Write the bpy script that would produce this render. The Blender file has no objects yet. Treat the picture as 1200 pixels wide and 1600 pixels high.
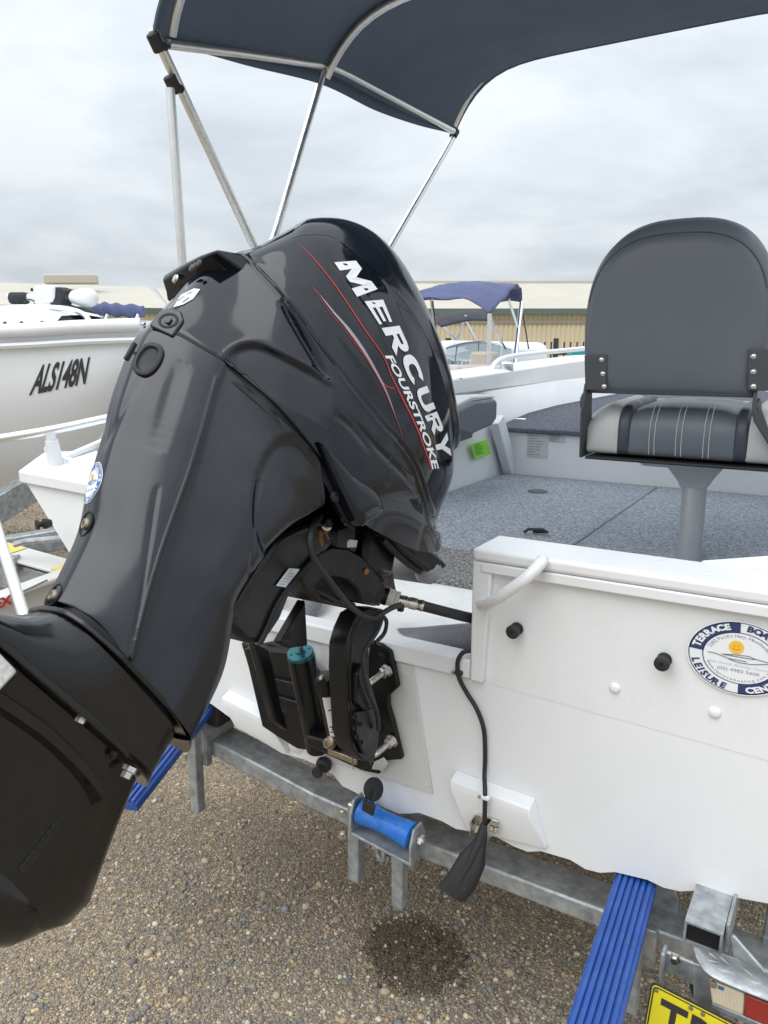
import bpy, bmesh, math, random
import numpy as np
from mathutils import Vector, Matrix
from mathutils.bvhtree import BVHTree
R = math.radians
random.seed(7); rng = np.random.default_rng(7)
SC = bpy.context.scene; COL = SC.collection

# ------------------------------------------------------------ camera, sky, sun, exposure
CAM = np.array([0.8058, -1.3674, 1.5290]); PITCH = R(12.0); YAW = R(31.1); FPX = 1200.0
cam = bpy.data.cameras.new('camera'); cam.sensor_fit = 'VERTICAL'; cam.sensor_height = 36.0; cam.sensor_width = 27.0
cam.lens = 27.0; cam.clip_start = 0.02; cam.clip_end = 3000
camo = bpy.data.objects.new('camera', cam); COL.objects.link(camo)
camo.location = CAM; camo.rotation_euler = (R(90) - PITCH, 0, YAW); SC.camera = camo
FW = np.array([-math.sin(YAW)*math.cos(PITCH), math.cos(YAW)*math.cos(PITCH), -math.sin(PITCH)])
RT = np.array([math.cos(YAW), math.sin(YAW), 0.0]); UP = np.cross(RT, FW)

SUN_EL, SUN_ROT = R(52), R(200)
w = bpy.data.worlds.new('World'); SC.world = w; w.use_nodes = True
nt = w.node_tree; nt.nodes.clear(); N = nt.nodes.new; L = nt.links.new
out = N('ShaderNodeOutputWorld'); bg = N('ShaderNodeBackground'); bg.inputs['Strength'].default_value = 0.12
sky = N('ShaderNodeTexSky'); sky.sky_type = 'NISHITA'; sky.sun_disc = False
sky.sun_elevation = SUN_EL; sky.sun_rotation = SUN_ROT; sky.air_density = 1.0; sky.dust_density = 3.0
tc = N('ShaderNodeTexCoord'); sep = N('ShaderNodeSeparateXYZ'); L(tc.outputs['Generated'], sep.inputs[0])
# the cloud deck: a flat layer overhead, so it bunches into bands near the horizon
mx = N('ShaderNodeMath'); mx.operation = 'MAXIMUM'; mx.inputs[1].default_value = 0.0; L(sep.outputs[2], mx.inputs[0])
ad = N('ShaderNodeMath'); ad.operation = 'ADD'; ad.inputs[1].default_value = 0.16; L(mx.outputs[0], ad.inputs[0])
dx = N('ShaderNodeMath'); dx.operation = 'DIVIDE'; L(sep.outputs[0], dx.inputs[0]); L(ad.outputs[0], dx.inputs[1])
dy = N('ShaderNodeMath'); dy.operation = 'DIVIDE'; L(sep.outputs[1], dy.inputs[0]); L(ad.outputs[0], dy.inputs[1])
cb = N('ShaderNodeCombineXYZ'); L(dx.outputs[0], cb.inputs[0]); L(dy.outputs[0], cb.inputs[1])
n1 = N('ShaderNodeTexNoise'); n1.inputs['Scale'].default_value = 1.15; n1.inputs['Detail'].default_value = 7; n1.inputs['Roughness'].default_value = 0.52
n1.inputs['Distortion'].default_value = 0.25; L(cb.outputs[0], n1.inputs['Vector'])
cr = N('ShaderNodeValToRGB'); e = cr.color_ramp.elements
e[0].position = 0.38; e[0].color = (3.05, 3.3, 3.56, 1); e[1].position = 0.62; e[1].color = (4.1, 4.36, 4.56, 1)
L(n1.outputs['Fac'], cr.inputs[0])
# overcast skies are brighter towards the zenith
z2 = N('ShaderNodeMath'); z2.operation = 'POWER'; z2.inputs[1].default_value = 1.6; L(mx.outputs[0], z2.inputs[0])
zb = N('ShaderNodeMath'); zb.operation = 'MULTIPLY_ADD'; zb.inputs[1].default_value = 1.9; zb.inputs[2].default_value = 0.97; L(z2.outputs[0], zb.inputs[0])
mb = N('ShaderNodeVectorMath'); mb.operation = 'SCALE'; L(cr.outputs[0], mb.inputs[0]); L(zb.outputs[0], mb.inputs['Scale'])
mixs = N('ShaderNodeMix'); mixs.data_type = 'RGBA'; mixs.inputs['Factor'].default_value = 0.93
L(sky.outputs[0], mixs.inputs['A']); L(mb.outputs[0], mixs.inputs['B'])
L(mixs.outputs['Result'], bg.inputs[0]); L(bg.outputs[0], out.inputs[0])

sun = bpy.data.lights.new('sun', 'SUN'); sun.energy = 1.0; sun.angle = R(60); sun.color = (1, 0.985, 0.965)
suno = bpy.data.objects.new('sun', sun); COL.objects.link(suno)
sd = Vector((math.sin(SUN_ROT)*math.cos(SUN_EL), math.cos(SUN_ROT)*math.cos(SUN_EL), math.sin(SUN_EL)))
suno.rotation_euler = sd.to_track_quat('Z', 'Y').to_euler(); suno.location = (0, -5, 12)
vs = SC.view_settings; vs.view_transform = 'Standard'; vs.look = 'None'; vs.gamma = 1; vs.use_curve_mapping = False; vs.exposure = 0.72

# ------------------------------------------------------------ surveying: sight lines into the place
def ray(u, v): return RT*(u-600)/FPX - UP*(v-800)/FPX + FW
def U(u, v, x=None, y=None, z=None, d=None):
    r = ray(u, v)
    t = d if d is not None else (x-CAM[0])/r[0] if x is not None else (y-CAM[1])/r[1] if y is not None else (z-CAM[2])/r[2]
    return CAM + t*r
def PX(P):
    q = np.asarray(P) - CAM; zz = q @ FW
    return np.stack([600+FPX*(q@RT)/zz, 800-FPX*(q@UP)/zz], -1)

# ------------------------------------------------------------ object helpers
def tag(o, label=None, cat=None, group=None, kind=None):
    if label: o['label'] = label
    if cat: o['category'] = cat
    if group: o['group'] = group
    if kind: o['kind'] = kind
    return o
def thing(name, label, cat, loc, group=None):
    o = bpy.data.objects.new(name, None); o.empty_display_size = 0.1; COL.objects.link(o)
    o.location = loc; return tag(o, label, cat, group)
def link(name, me, m=None, parent=None, smooth=None, bevel=0.0, bseg=2):
    if m is not None and not me.materials: me.materials.append(m)
    o = bpy.data.objects.new(name, me); COL.objects.link(o)
    if parent is not None:
        o.parent = parent
        if parent.type == 'EMPTY': o.matrix_parent_inverse = (Matrix.Translation(parent.location) @ parent.rotation_euler.to_matrix().to_4x4()).inverted()
    if bevel > 0:
        b = o.modifiers.new('bevel', 'BEVEL'); b.width = bevel; b.segments = bseg; b.limit_method = 'ANGLE'; b.angle_limit = R(35); b.harden_normals = False
        me.polygons.foreach_set('use_smooth', [True]*len(me.polygons)); 
        if smooth is None: smooth = 35
    if smooth is not None:
        me.polygons.foreach_set('use_smooth', [True]*len(me.polygons)); me.set_sharp_from_angle(angle=R(smooth))
    return o
def frame(d):
    d = Vector(d).normalized(); a = Vector((0, 0, 1)) if abs(d.z) < 0.9 else Vector((0, 1, 0))
    s = d.cross(a).normalized(); return d, s, s.cross(d).normalized()
class MB:
    def __init__(s): s.v = []; s.f = []
    def add(s, vs, fs):
        b = len(s.v); s.v += [tuple(map(float, p)) for p in vs]; s.f += [tuple(b+i for i in f) for f in fs]; return s
    def box(s, c, sz, rot=None, taper=1.0):
        c = Vector(c); h = Vector(sz)/2; vs = []
        for k in (-1, 1):
            for j in (-1, 1):
                for i in (-1, 1):
                    t = taper if k > 0 else 1
                    p = Vector((i*h.x*t, j*h.y*t, k*h.z)); p = rot @ p if rot is not None else p; vs.append(c+p)
        return s.add(vs, [(0,2,3,1),(4,5,7,6),(0,1,5,4),(2,6,7,3),(0,4,6,2),(1,3,7,5)])
    def bar(s, p0, p1, w, h, up=(0, 0, 1)):
        p0 = Vector(p0); p1 = Vector(p1); d = (p1-p0).normalized(); sd_ = d.cross(Vector(up)).normalized(); u = sd_.cross(d)
        vs = [p + sd_*i*w/2 + u*j*h/2 for p in (p0, p1) for i, j in ((-1,-1),(1,-1),(1,1),(-1,1))]
        return s.add(vs, [(3,2,1,0),(4,5,6,7),(0,1,5,4),(1,2,6,5),(2,3,7,6),(3,0,4,7)])
    def tube(s, pts, r, n=10, cap=True, closed=False):
        P = [Vector(p) for p in pts]; m = len(P); rs = r if hasattr(r, '__len__') else [r]*m
        dirs = []
        for i in range(m):
            a = P[(i-1) % m] if closed or i > 0 else P[i]; b = P[(i+1) % m] if closed or i < m-1 else P[i]
            dirs.append((b-a).normalized())
        _, sx, ux = frame(dirs[0]); vs = []
        for i in range(m):
            d = dirs[i]; sx = (sx - d*sx.dot(d)).normalized(); ux = sx.cross(d)
            for k in range(n):
                a = 2*math.pi*k/n; vs.append(P[i] + (sx*math.cos(a) + ux*math.sin(a))*rs[i])
        fs = []
        for i in range(m if closed else m-1):
            j = (i+1) % m
            for k in range(n):
                k2 = (k+1) % n; fs.append((i*n+k, i*n+k2, j*n+k2, j*n+k))
        if cap and not closed: fs += [tuple(range(n))[::-1], tuple((m-1)*n+k for k in range(n))]
        return s.add(vs, fs)
    def lathe(s, p, d, prof, n=20):        # prof: (distance along d, radius)
        d, sx, ux = frame(d); p = Vector(p); vs = []
        for t, r in prof:
            for k in range(n):
                a = 2*math.pi*k/n; vs.append(p + d*t + (sx*math.cos(a)+ux*math.sin(a))*max(r, 1e-5))
        fs = [(i*n+k, i*n+(k+1) % n, (i+1)*n+(k+1) % n, (i+1)*n+k) for i in range(len(prof)-1) for k in range(n)]
        fs += [tuple(range(n))[::-1], tuple((len(prof)-1)*n+k for k in range(n))]
        return s.add(vs, fs)
    def prism(s, poly, vec):
        m = len(poly); P = [Vector(p) for p in poly]; v = Vector(vec)
        return s.add(P + [p+v for p in P], [tuple(range(m))[::-1], tuple(range(m, 2*m))] + [(i, (i+1) % m, m+(i+1) % m, m+i) for i in range(m)])
    def loft(s, rings, closed=True, cap=True):
        n = len(rings[0]); vs = [p for r in rings for p in r]; fs = []
        for i in range(len(rings)-1):
            for k in range(n if closed else n-1):
                k2 = (k+1) % n; fs.append((i*n+k, i*n+k2, (i+1)*n+k2, (i+1)*n+k))
        if cap and closed: fs += [tuple(range(n))[::-1], tuple((len(rings)-1)*n+k for k in range(n))]
        return s.add(vs, fs)
    def grid(s, G):
        a, b = G.shape[:2]
        return s.add(G.reshape(-1, 3), [(i*b+j, i*b+j+1, (i+1)*b+j+1, (i+1)*b+j) for i in range(a-1) for j in range(b-1)])
    def mesh(s, name, fix=True):
        me = bpy.data.meshes.new(name); me.from_pydata(s.v, [], s.f); me.update()
        if fix:
            bm = bmesh.new(); bm.from_mesh(me); bmesh.ops.recalc_face_normals(bm, faces=bm.faces); bm.to_mesh(me); bm.free()
        return me
    def build(s, name, m, parent=None, smooth=40, bevel=0.0, bseg=2, fix=True):
        return link(name, s.mesh(name, fix), m, parent, smooth, bevel, bseg)
def spl(P, n):
    P = np.asarray(P, float); m = len(P); t = np.linspace(0, m-1, n); i = np.clip(t.astype(int), 0, m-2); u = (t-i)[:, None]
    while u.ndim < P.ndim: u = u[..., None]
    p0 = P[np.clip(i-1, 0, m-1)].copy(); p1 = P[i]; p2 = P[i+1]; p3 = P[np.clip(i+2, 0, m-1)].copy()
    p0[i == 0] = 2*p1[i == 0]-p2[i == 0]; p3[i == m-2] = 2*p2[i == m-2]-p1[i == m-2]
    return 0.5*((2*p1)+(-p0+p2)*u+(2*p0-5*p1+4*p2-p3)*u**2+(-p0+3*p1-3*p2+p3)*u**3)
def poly_dist(V, pts):
    pts = np.asarray(pts, float); best = np.full(len(V), 1e9)
    for a, b in zip(pts[:-1], pts[1:]):
        ab = b-a; t = np.clip(((V-a)@ab)/max(ab@ab, 1e-12), 0, 1); best = np.minimum(best, np.linalg.norm(V-(a+t[:, None]*ab), axis=1))
    return best
def copy_tree(o, parent=None, delta=None):
    c = o.copy(); COL.objects.link(c)
    if parent is not None: c.parent = parent
    for ch in list(o.children): copy_tree(ch, c)
    return c

# ------------------------------------------------------------ materials
MATS = {}
def mat(name, col, rough=0.5, metal=0.0, var=0.06, vs_=6.0, rvar=0.08, bump=0.0, bs=250.0, coat=0.0, spec=0.5, dirt=None, dirt_amt=0.0, dscale=5.0, det=5):
    m = bpy.data.materials.new(name); m.use_nodes = True; t = m.node_tree; b = t.nodes['Principled BSDF']
    b.inputs['Metallic'].default_value = metal; b.inputs['Specular IOR Level'].default_value = spec
    if coat: b.inputs['Coat Weight'].default_value = coat; b.inputs['Coat Roughness'].default_value = 0.08
    tc = t.nodes.new('ShaderNodeTexCoord'); no = t.nodes.new('ShaderNodeTexNoise'); no.inputs['Scale'].default_value = vs_; no.inputs['Detail'].default_value = det; no.inputs['Roughness'].default_value = 0.6
    t.links.new(tc.outputs['Object'], no.inputs['Vector'])
    r = t.nodes.new('ShaderNodeValToRGB'); c = np.array(col[:3]); e = r.color_ramp.elements
    e[0].position = 0.3; e[0].color = (*np.clip(c*(1-var), 0, 1), 1); e[1].position = 0.7; e[1].color = (*np.clip(c*(1+var), 0, 1), 1)
    t.links.new(no.outputs['Fac'], r.inputs[0]); src = r.outputs[0]
    if dirt is not None:
        n2 = t.nodes.new('ShaderNodeTexNoise'); n2.inputs['Scale'].default_value = dscale; n2.inputs['Detail'].default_value = 8; n2.inputs['Roughness'].default_value = 0.7
        t.links.new(tc.outputs['Object'], n2.inputs['Vector'])
        r2 = t.nodes.new('ShaderNodeValToRGB'); r2.color_ramp.elements[0].position = 0.5; r2.color_ramp.elements[1].position = 0.75
        r2.color_ramp.elements[1].color = (dirt_amt, dirt_amt, dirt_amt, 1)
        t.links.new(n2.outputs['Fac'], r2.inputs[0])
        mxn = t.nodes.new('ShaderNodeMix'); mxn.data_type = 'RGBA'; mxn.inputs['B'].default_value = (*dirt, 1)
        t.links.new(r2.outputs[0], mxn.inputs['Factor']); t.links.new(src, mxn.inputs['A']); src = mxn.outputs['Result']
    t.links.new(src, b.inputs['Base Color'])
    mr = t.nodes.new('ShaderNodeMapRange'); mr.inputs['To Min'].default_value = max(0.02, rough-rvar); mr.inputs['To Max'].default_value = min(1, rough+rvar)
    mr.inputs['From Min'].default_value = 0.3; mr.inputs['From Max'].default_value = 0.7
    n3 = t.nodes.new('ShaderNodeTexNoise'); n3.inputs['Scale'].default_value = vs_*2.3; n3.inputs['Detail'].default_value = 6; t.links.new(tc.outputs['Object'], n3.inputs['Vector'])
    t.links.new(n3.outputs['Fac'], mr.inputs['Value']); t.links.new(mr.outputs[0], b.inputs['Roughness'])
    if bump:
        nb = t.nodes.new('ShaderNodeTexNoise'); nb.inputs['Scale'].default_value = bs; nb.inputs['Detail'].default_value = 3; t.links.new(tc.outputs['Object'], nb.inputs['Vector'])
        bp = t.nodes.new('ShaderNodeBump'); bp.inputs['Strength'].default_value = bump; bp.inputs['Distance'].default_value = 0.002
        t.links.new(nb.outputs['Fac'], bp.inputs['Height']); t.links.new(bp.outputs[0], b.inputs['Normal'])
    MATS[name] = m; return m
BLACK_GLOSS = mat('black_gloss', (0.003, 0.0045, 0.009), 0.08, vs_=9, rvar=0.05, var=0.2, coat=0.0, spec=0.48, dirt=(0.03, 0.034, 0.042), dirt_amt=0.10, dscale=3)
BLACK_PAINT = mat('black_paint', (0.006, 0.0082, 0.0135), 0.15, vs_=5, rvar=0.08, var=0.25, coat=0.0, spec=0.58, dirt=(0.10, 0.11, 0.125), dirt_amt=0.16, dscale=2.6)
BLACK_LEG = mat('black_leg', (0.006, 0.006, 0.007), 0.20, vs_=9, rvar=0.08, var=0.25, spec=0.5, bump=0.05, bs=60, dirt=(0.05, 0.048, 0.045), dirt_amt=0.08)
BLACK_CAST = mat('black_cast', (0.008, 0.008, 0.009), 0.34, vs_=12, rvar=0.12, spec=0.32, bump=0.08, bs=90)
BLACK_RUB = mat('black_rubber', (0.018, 0.018, 0.019), 0.6, vs_=20, bump=0.06, bs=200)
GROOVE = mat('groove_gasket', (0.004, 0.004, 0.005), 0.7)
WHITE = mat('white_paint', (0.78, 0.79, 0.80), 0.33, vs_=3, var=0.025, rvar=0.08, bump=0.03, bs=18, dirt=(0.58, 0.58, 0.55), dirt_amt=0.3, dscale=6)
WHITE_IN = mat('white_interior', (0.68, 0.70, 0.72), 0.45, vs_=4, var=0.03, dirt=(0.5, 0.5, 0.48), dirt_amt=0.25)
WHITE_WELL = mat('white_well', (0.72, 0.72, 0.71), 0.5, vs_=8, var=0.04, dirt=(0.4, 0.38, 0.35), dirt_amt=0.4, dscale=14)
FAR_WHITE = mat('far_white_paint', (0.78, 0.80, 0.82), 0.4, vs_=2, var=0.03, dirt=(0.58, 0.58, 0.56), dirt_amt=0.25, dscale=2)
PAD = mat('alu_pad', (0.66, 0.66, 0.64), 0.5, metal=0.15, vs_=5, var=0.04)
GALV = mat('galvanised_steel', (0.37, 0.395, 0.41), 0.5, metal=0.55, vs_=38, var=0.32, rvar=0.12, bump=0.05, bs=120, dirt=(0.2, 0.2, 0.19), dirt_amt=0.5, dscale=16)
ALU = mat('polished_alloy', (0.80, 0.82, 0.83), 0.36, metal=1.0, var=0.04, vs_=30, rvar=0.07)
STEEL = mat('stainless', (0.62, 0.60, 0.56), 0.28, metal=1.0, var=0.12, vs_=60, bump=0.05, bs=300)
BRASS = mat('dull_brass', (0.36, 0.31, 0.24), 0.45, metal=0.9, var=0.2, vs_=70)
RUST = mat('rust', (0.28, 0.12, 0.03), 0.8, var=0.4, vs_=80)
CANVAS = mat('navy_canvas', (0.100, 0.134, 0.195), 0.85, var=0.10, vs_=3, bump=0.15, bs=600)
CANVAS_BLUE = mat('blue_canvas', (0.085, 0.10, 0.20), 0.85, var=0.12, vs_=2.5, bump=0.1, bs=80)
CANVAS_BLK = mat('black_canvas', (0.03, 0.032, 0.04), 0.85, var=0.12, vs_=3)
VINYL = mat('charcoal_vinyl', (0.115, 0.130, 0.150), 0.47, var=0.05, vs_=4, bump=0.12, bs=450)
VINYL_DK = mat('dark_vinyl', (0.045, 0.053, 0.070), 0.45, var=0.05, vs_=8, bump=0.12, bs=450)
VINYL_LT = mat('light_grey_vinyl', (0.50, 0.51, 0.50), 0.5, var=0.04, vs_=6, bump=0.1, bs=450)
GREY_PLASTIC = mat('grey_plastic', (0.06, 0.065, 0.07), 0.45, var=0.05)
HOSE = mat('grey_hose', (0.22, 0.225, 0.235), 0.5, var=0.1, vs_=40)
BLUE_PL = mat('blue_plastic', (0.018, 0.075, 0.32), 0.38, var=0.12, vs_=14, rvar=0.1, dirt=(0.1, 0.2, 0.42), dirt_amt=0.25, dscale=20)
BLUE_ROLL = mat('blue_polyurethane', (0.015, 0.16, 0.58), 0.4, var=0.15, vs_=30, dirt=(0.25, 0.4, 0.65), dirt_amt=0.4, dscale=35)
TEAL = mat('teal_anodised', (0.03, 0.16, 0.19), 0.35, metal=0.5)
STICK_W = mat('sticker_white', (0.80, 0.81, 0.84), 0.35, var=0.01)
STICK_N = mat('sticker_navy', (0.025, 0.045, 0.13), 0.4, var=0.03)
STICK_B = mat('sticker_blue', (0.04, 0.12, 0.36), 0.4, var=0.03)
STICK_Y = mat('sticker_yellow', (0.85, 0.50, 0.03), 0.4, var=0.05)
STICK_K = mat('sticker_ink', (0.03, 0.03, 0.035), 0.5)
INK_GREY = mat('print_grey', (0.25, 0.27, 0.30), 0.5)
INK_PALE = mat('print_pale_blue', (0.45, 0.52, 0.66), 0.5)
DECAL = mat('decal_silver', (0.74, 0.75, 0.77), 0.3, var=0.02)
DECAL_RED = mat('decal_red', (0.55, 0.03, 0.03), 0.3, var=0.05)
GREEN = mat('lime_sticker', (0.24, 0.62, 0.04), 0.45, var=0.05, vs_=40)
PLATE_Y = mat('plate_yellow', (0.75, 0.66, 0.02), 0.4, var=0.05, vs_=30)
LENS_R = mat('red_lens', (0.30, 0.02, 0.015), 0.2, var=0.08, coat=0.4)
LENS_W = mat('cream_lens', (0.62, 0.56, 0.42), 0.3, var=0.06, vs_=60)
ZINC = mat('zinc_anode', (0.55, 0.55, 0.52), 0.7, var=0.25, vs_=140, bump=0.4, bs=160)
CREAM_WALL = mat('cream_sheet', (0.60, 0.52, 0.36), 0.55, var=0.05, vs_=0.6, dirt=(0.5, 0.42, 0.30), dirt_amt=0.3, dscale=1)
CREAM_ROOF = mat('cream_roof', (0.47, 0.435, 0.36), 0.5, var=0.05, vs_=0.5, dirt=(0.42, 0.38, 0.3), dirt_amt=0.4, dscale=1.2)
GUTTER = mat('green_gutter', (0.10, 0.14, 0.12), 0.5)
FENCE = mat('black_powdercoat', (0.025, 0.027, 0.03), 0.5)
TEAL_PAINT = mat('teal_paint', (0.03, 0.30, 0.33), 0.4)
YELLOW = mat('yellow_tape', (0.75, 0.6, 0.15), 0.5)
SKIN_BEIGE = mat('beige_vinyl', (0.48, 0.44, 0.38), 0.55)
def glass_mat():
    m = bpy.data.materials.new('tinted_acrylic'); m.use_nodes = True; b = m.node_tree.nodes['Principled BSDF']
    b.inputs['Base Color'].default_value = (0.78, 0.86, 0.86, 1); b.inputs['Roughness'].default_value = 0.05; b.inputs['Transmission Weight'].default_value = 0.9; b.inputs['IOR'].default_value = 1.1
    return m
ACRYL = glass_mat()
def carpet_mat(name, c0, c1, c2, scale):
    m = mat(name, c0, 0.95, spec=0.1); t = m.node_tree; b = t.nodes['Principled BSDF']
    tc = t.nodes.new('ShaderNodeTexCoord'); no = t.nodes.new('ShaderNodeTexNoise'); no.inputs['Scale'].default_value = scale; no.inputs['Detail'].default_value = 4; no.inputs['Roughness'].default_value = 0.75
    t.links.new(tc.outputs['Object'], no.inputs['Vector']); r = t.nodes.new('ShaderNodeValToRGB'); e = r.color_ramp.elements
    e[0].position = 0.38; e[0].color = (*c0, 1); e[1].position = 0.66; e[1].color = (*c2, 1); k = e.new(0.5); k.color = (*c1, 1)
    t.links.new(no.outputs['Fac'], r.inputs[0]); t.links.new(r.outputs[0], b.inputs['Base Color'])
    bp = t.nodes.new('ShaderNodeBump'); bp.inputs['Strength'].default_value = 0.6; bp.inputs['Distance'].default_value = 0.004
    t.links.new(no.outputs['Fac'], bp.inputs['Height']); t.links.new(bp.outputs[0], b.inputs['Normal']); return m
CARPET = carpet_mat('blue_grey_carpet', (0.12, 0.135, 0.16), (0.25, 0.275, 0.31), (0.42, 0.45, 0.49), 110)
CARPET2 = carpet_mat('pepper_carpet', (0.05, 0.05, 0.052), (0.17, 0.17, 0.17), (0.42, 0.42, 0.41), 150)
CARPET_DK = carpet_mat('dark_carpet', (0.05, 0.055, 0.065), (0.10, 0.11, 0.13), (0.18, 0.19, 0.22), 110)

# ------------------------------------------------------------ lettering: text outlines as meshes
def text_mesh(txt, bold=0.0, res=3, shear=0.0, size=1.0, spacing=1.0):
    cu = bpy.data.curves.new('txt', 'FONT'); cu.body = txt; cu.offset = bold; cu.resolution_u = res; cu.shear = shear; cu.size = size; cu.space_character = spacing; cu.fill_mode = 'FRONT'
    ob = bpy.data.objects.new('txt', cu); COL.objects.link(ob); dg = bpy.context.evaluated_depsgraph_get()
    me = bpy.data.meshes.new_from_object(ob.evaluated_get(dg)); bpy.data.objects.remove(ob); bpy.data.curves.remove(cu)
    v = np.array([p.co[:2] for p in me.vertices]); f = [tuple(p.vertices) for p in me.polygons]; bpy.data.meshes.remove(me); return v, f
def flat_text(mb, txt, origin, ex, ey, height, bold=0.02, shear=0.0, width=None, center=False, spacing=1.0):
    v, f = text_mesh(txt, bold, 3, shear, 1.0, spacing); cap = 0.69; s = height/cap
    x = (v[:, 0]-v[:, 0].min()); sx = s if width is None else width/x.max()
    x = x*sx; y = v[:, 1]*s
    if center: x = x - x.max()/2
    o = np.asarray(origin, float); mb.add(o + x[:, None]*np.asarray(ex, float) + y[:, None]*np.asarray(ey, float), f)
def arc_text(mb, txt, c, ex, ey, rad, a0, a1, height, inside=False, bold=0.03):
    # letters from angle a0 to a1 (degrees, clockwise from the top); inside=True reads along the bottom
    c, ex, ey = (np.asarray(q, float) for q in (c, ex, ey)); n = len(txt); adv = []
    W = {'I': .45, 'i': .4, 'l': .4, '.': .4, ',': .4, ' ': .5, 'W': 1.25, 'w': 1.1, 'M': 1.2, 'm': 1.25, 't': .55, 'f': .5, 'r': .6}
    adv = np.array([W.get(ch, 0.9) for ch in txt]); cc = (np.cumsum(adv)-adv/2)/adv.sum()
    for ch, t in zip(txt, cc):
        if ch == ' ': continue
        a = R(a0+(a1-a0)*t); rd = ex*math.sin(a)+ey*math.cos(a); tg = ex*math.cos(a)-ey*math.sin(a)
        if inside: rd2, tg2 = -rd, -tg
        else: rd2, tg2 = rd, tg
        v, f = text_mesh(ch, bold, 2); s = height/0.69
        x = (v[:, 0]-(v[:, 0].max()+v[:, 0].min())/2)*s; y = v[:, 1]*s
        base = c + rd*(rad if not inside else rad+height)
        mb.add(base + x[:, None]*tg2 + y[:, None]*rd2, f)
def ring_sector(mb, c, ex, ey, r0, r1, a0, a1, n=24):
    c, ex, ey = (np.asarray(q, float) for q in (c, ex, ey)); A = np.radians(np.linspace(a0, a1, n)); G = np.zeros((2, n, 3))
    for k, r in enumerate((r0, r1)): G[k] = c + r*(np.sin(A)[:, None]*ex + np.cos(A)[:, None]*ey)
    mb.grid(G)
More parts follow.
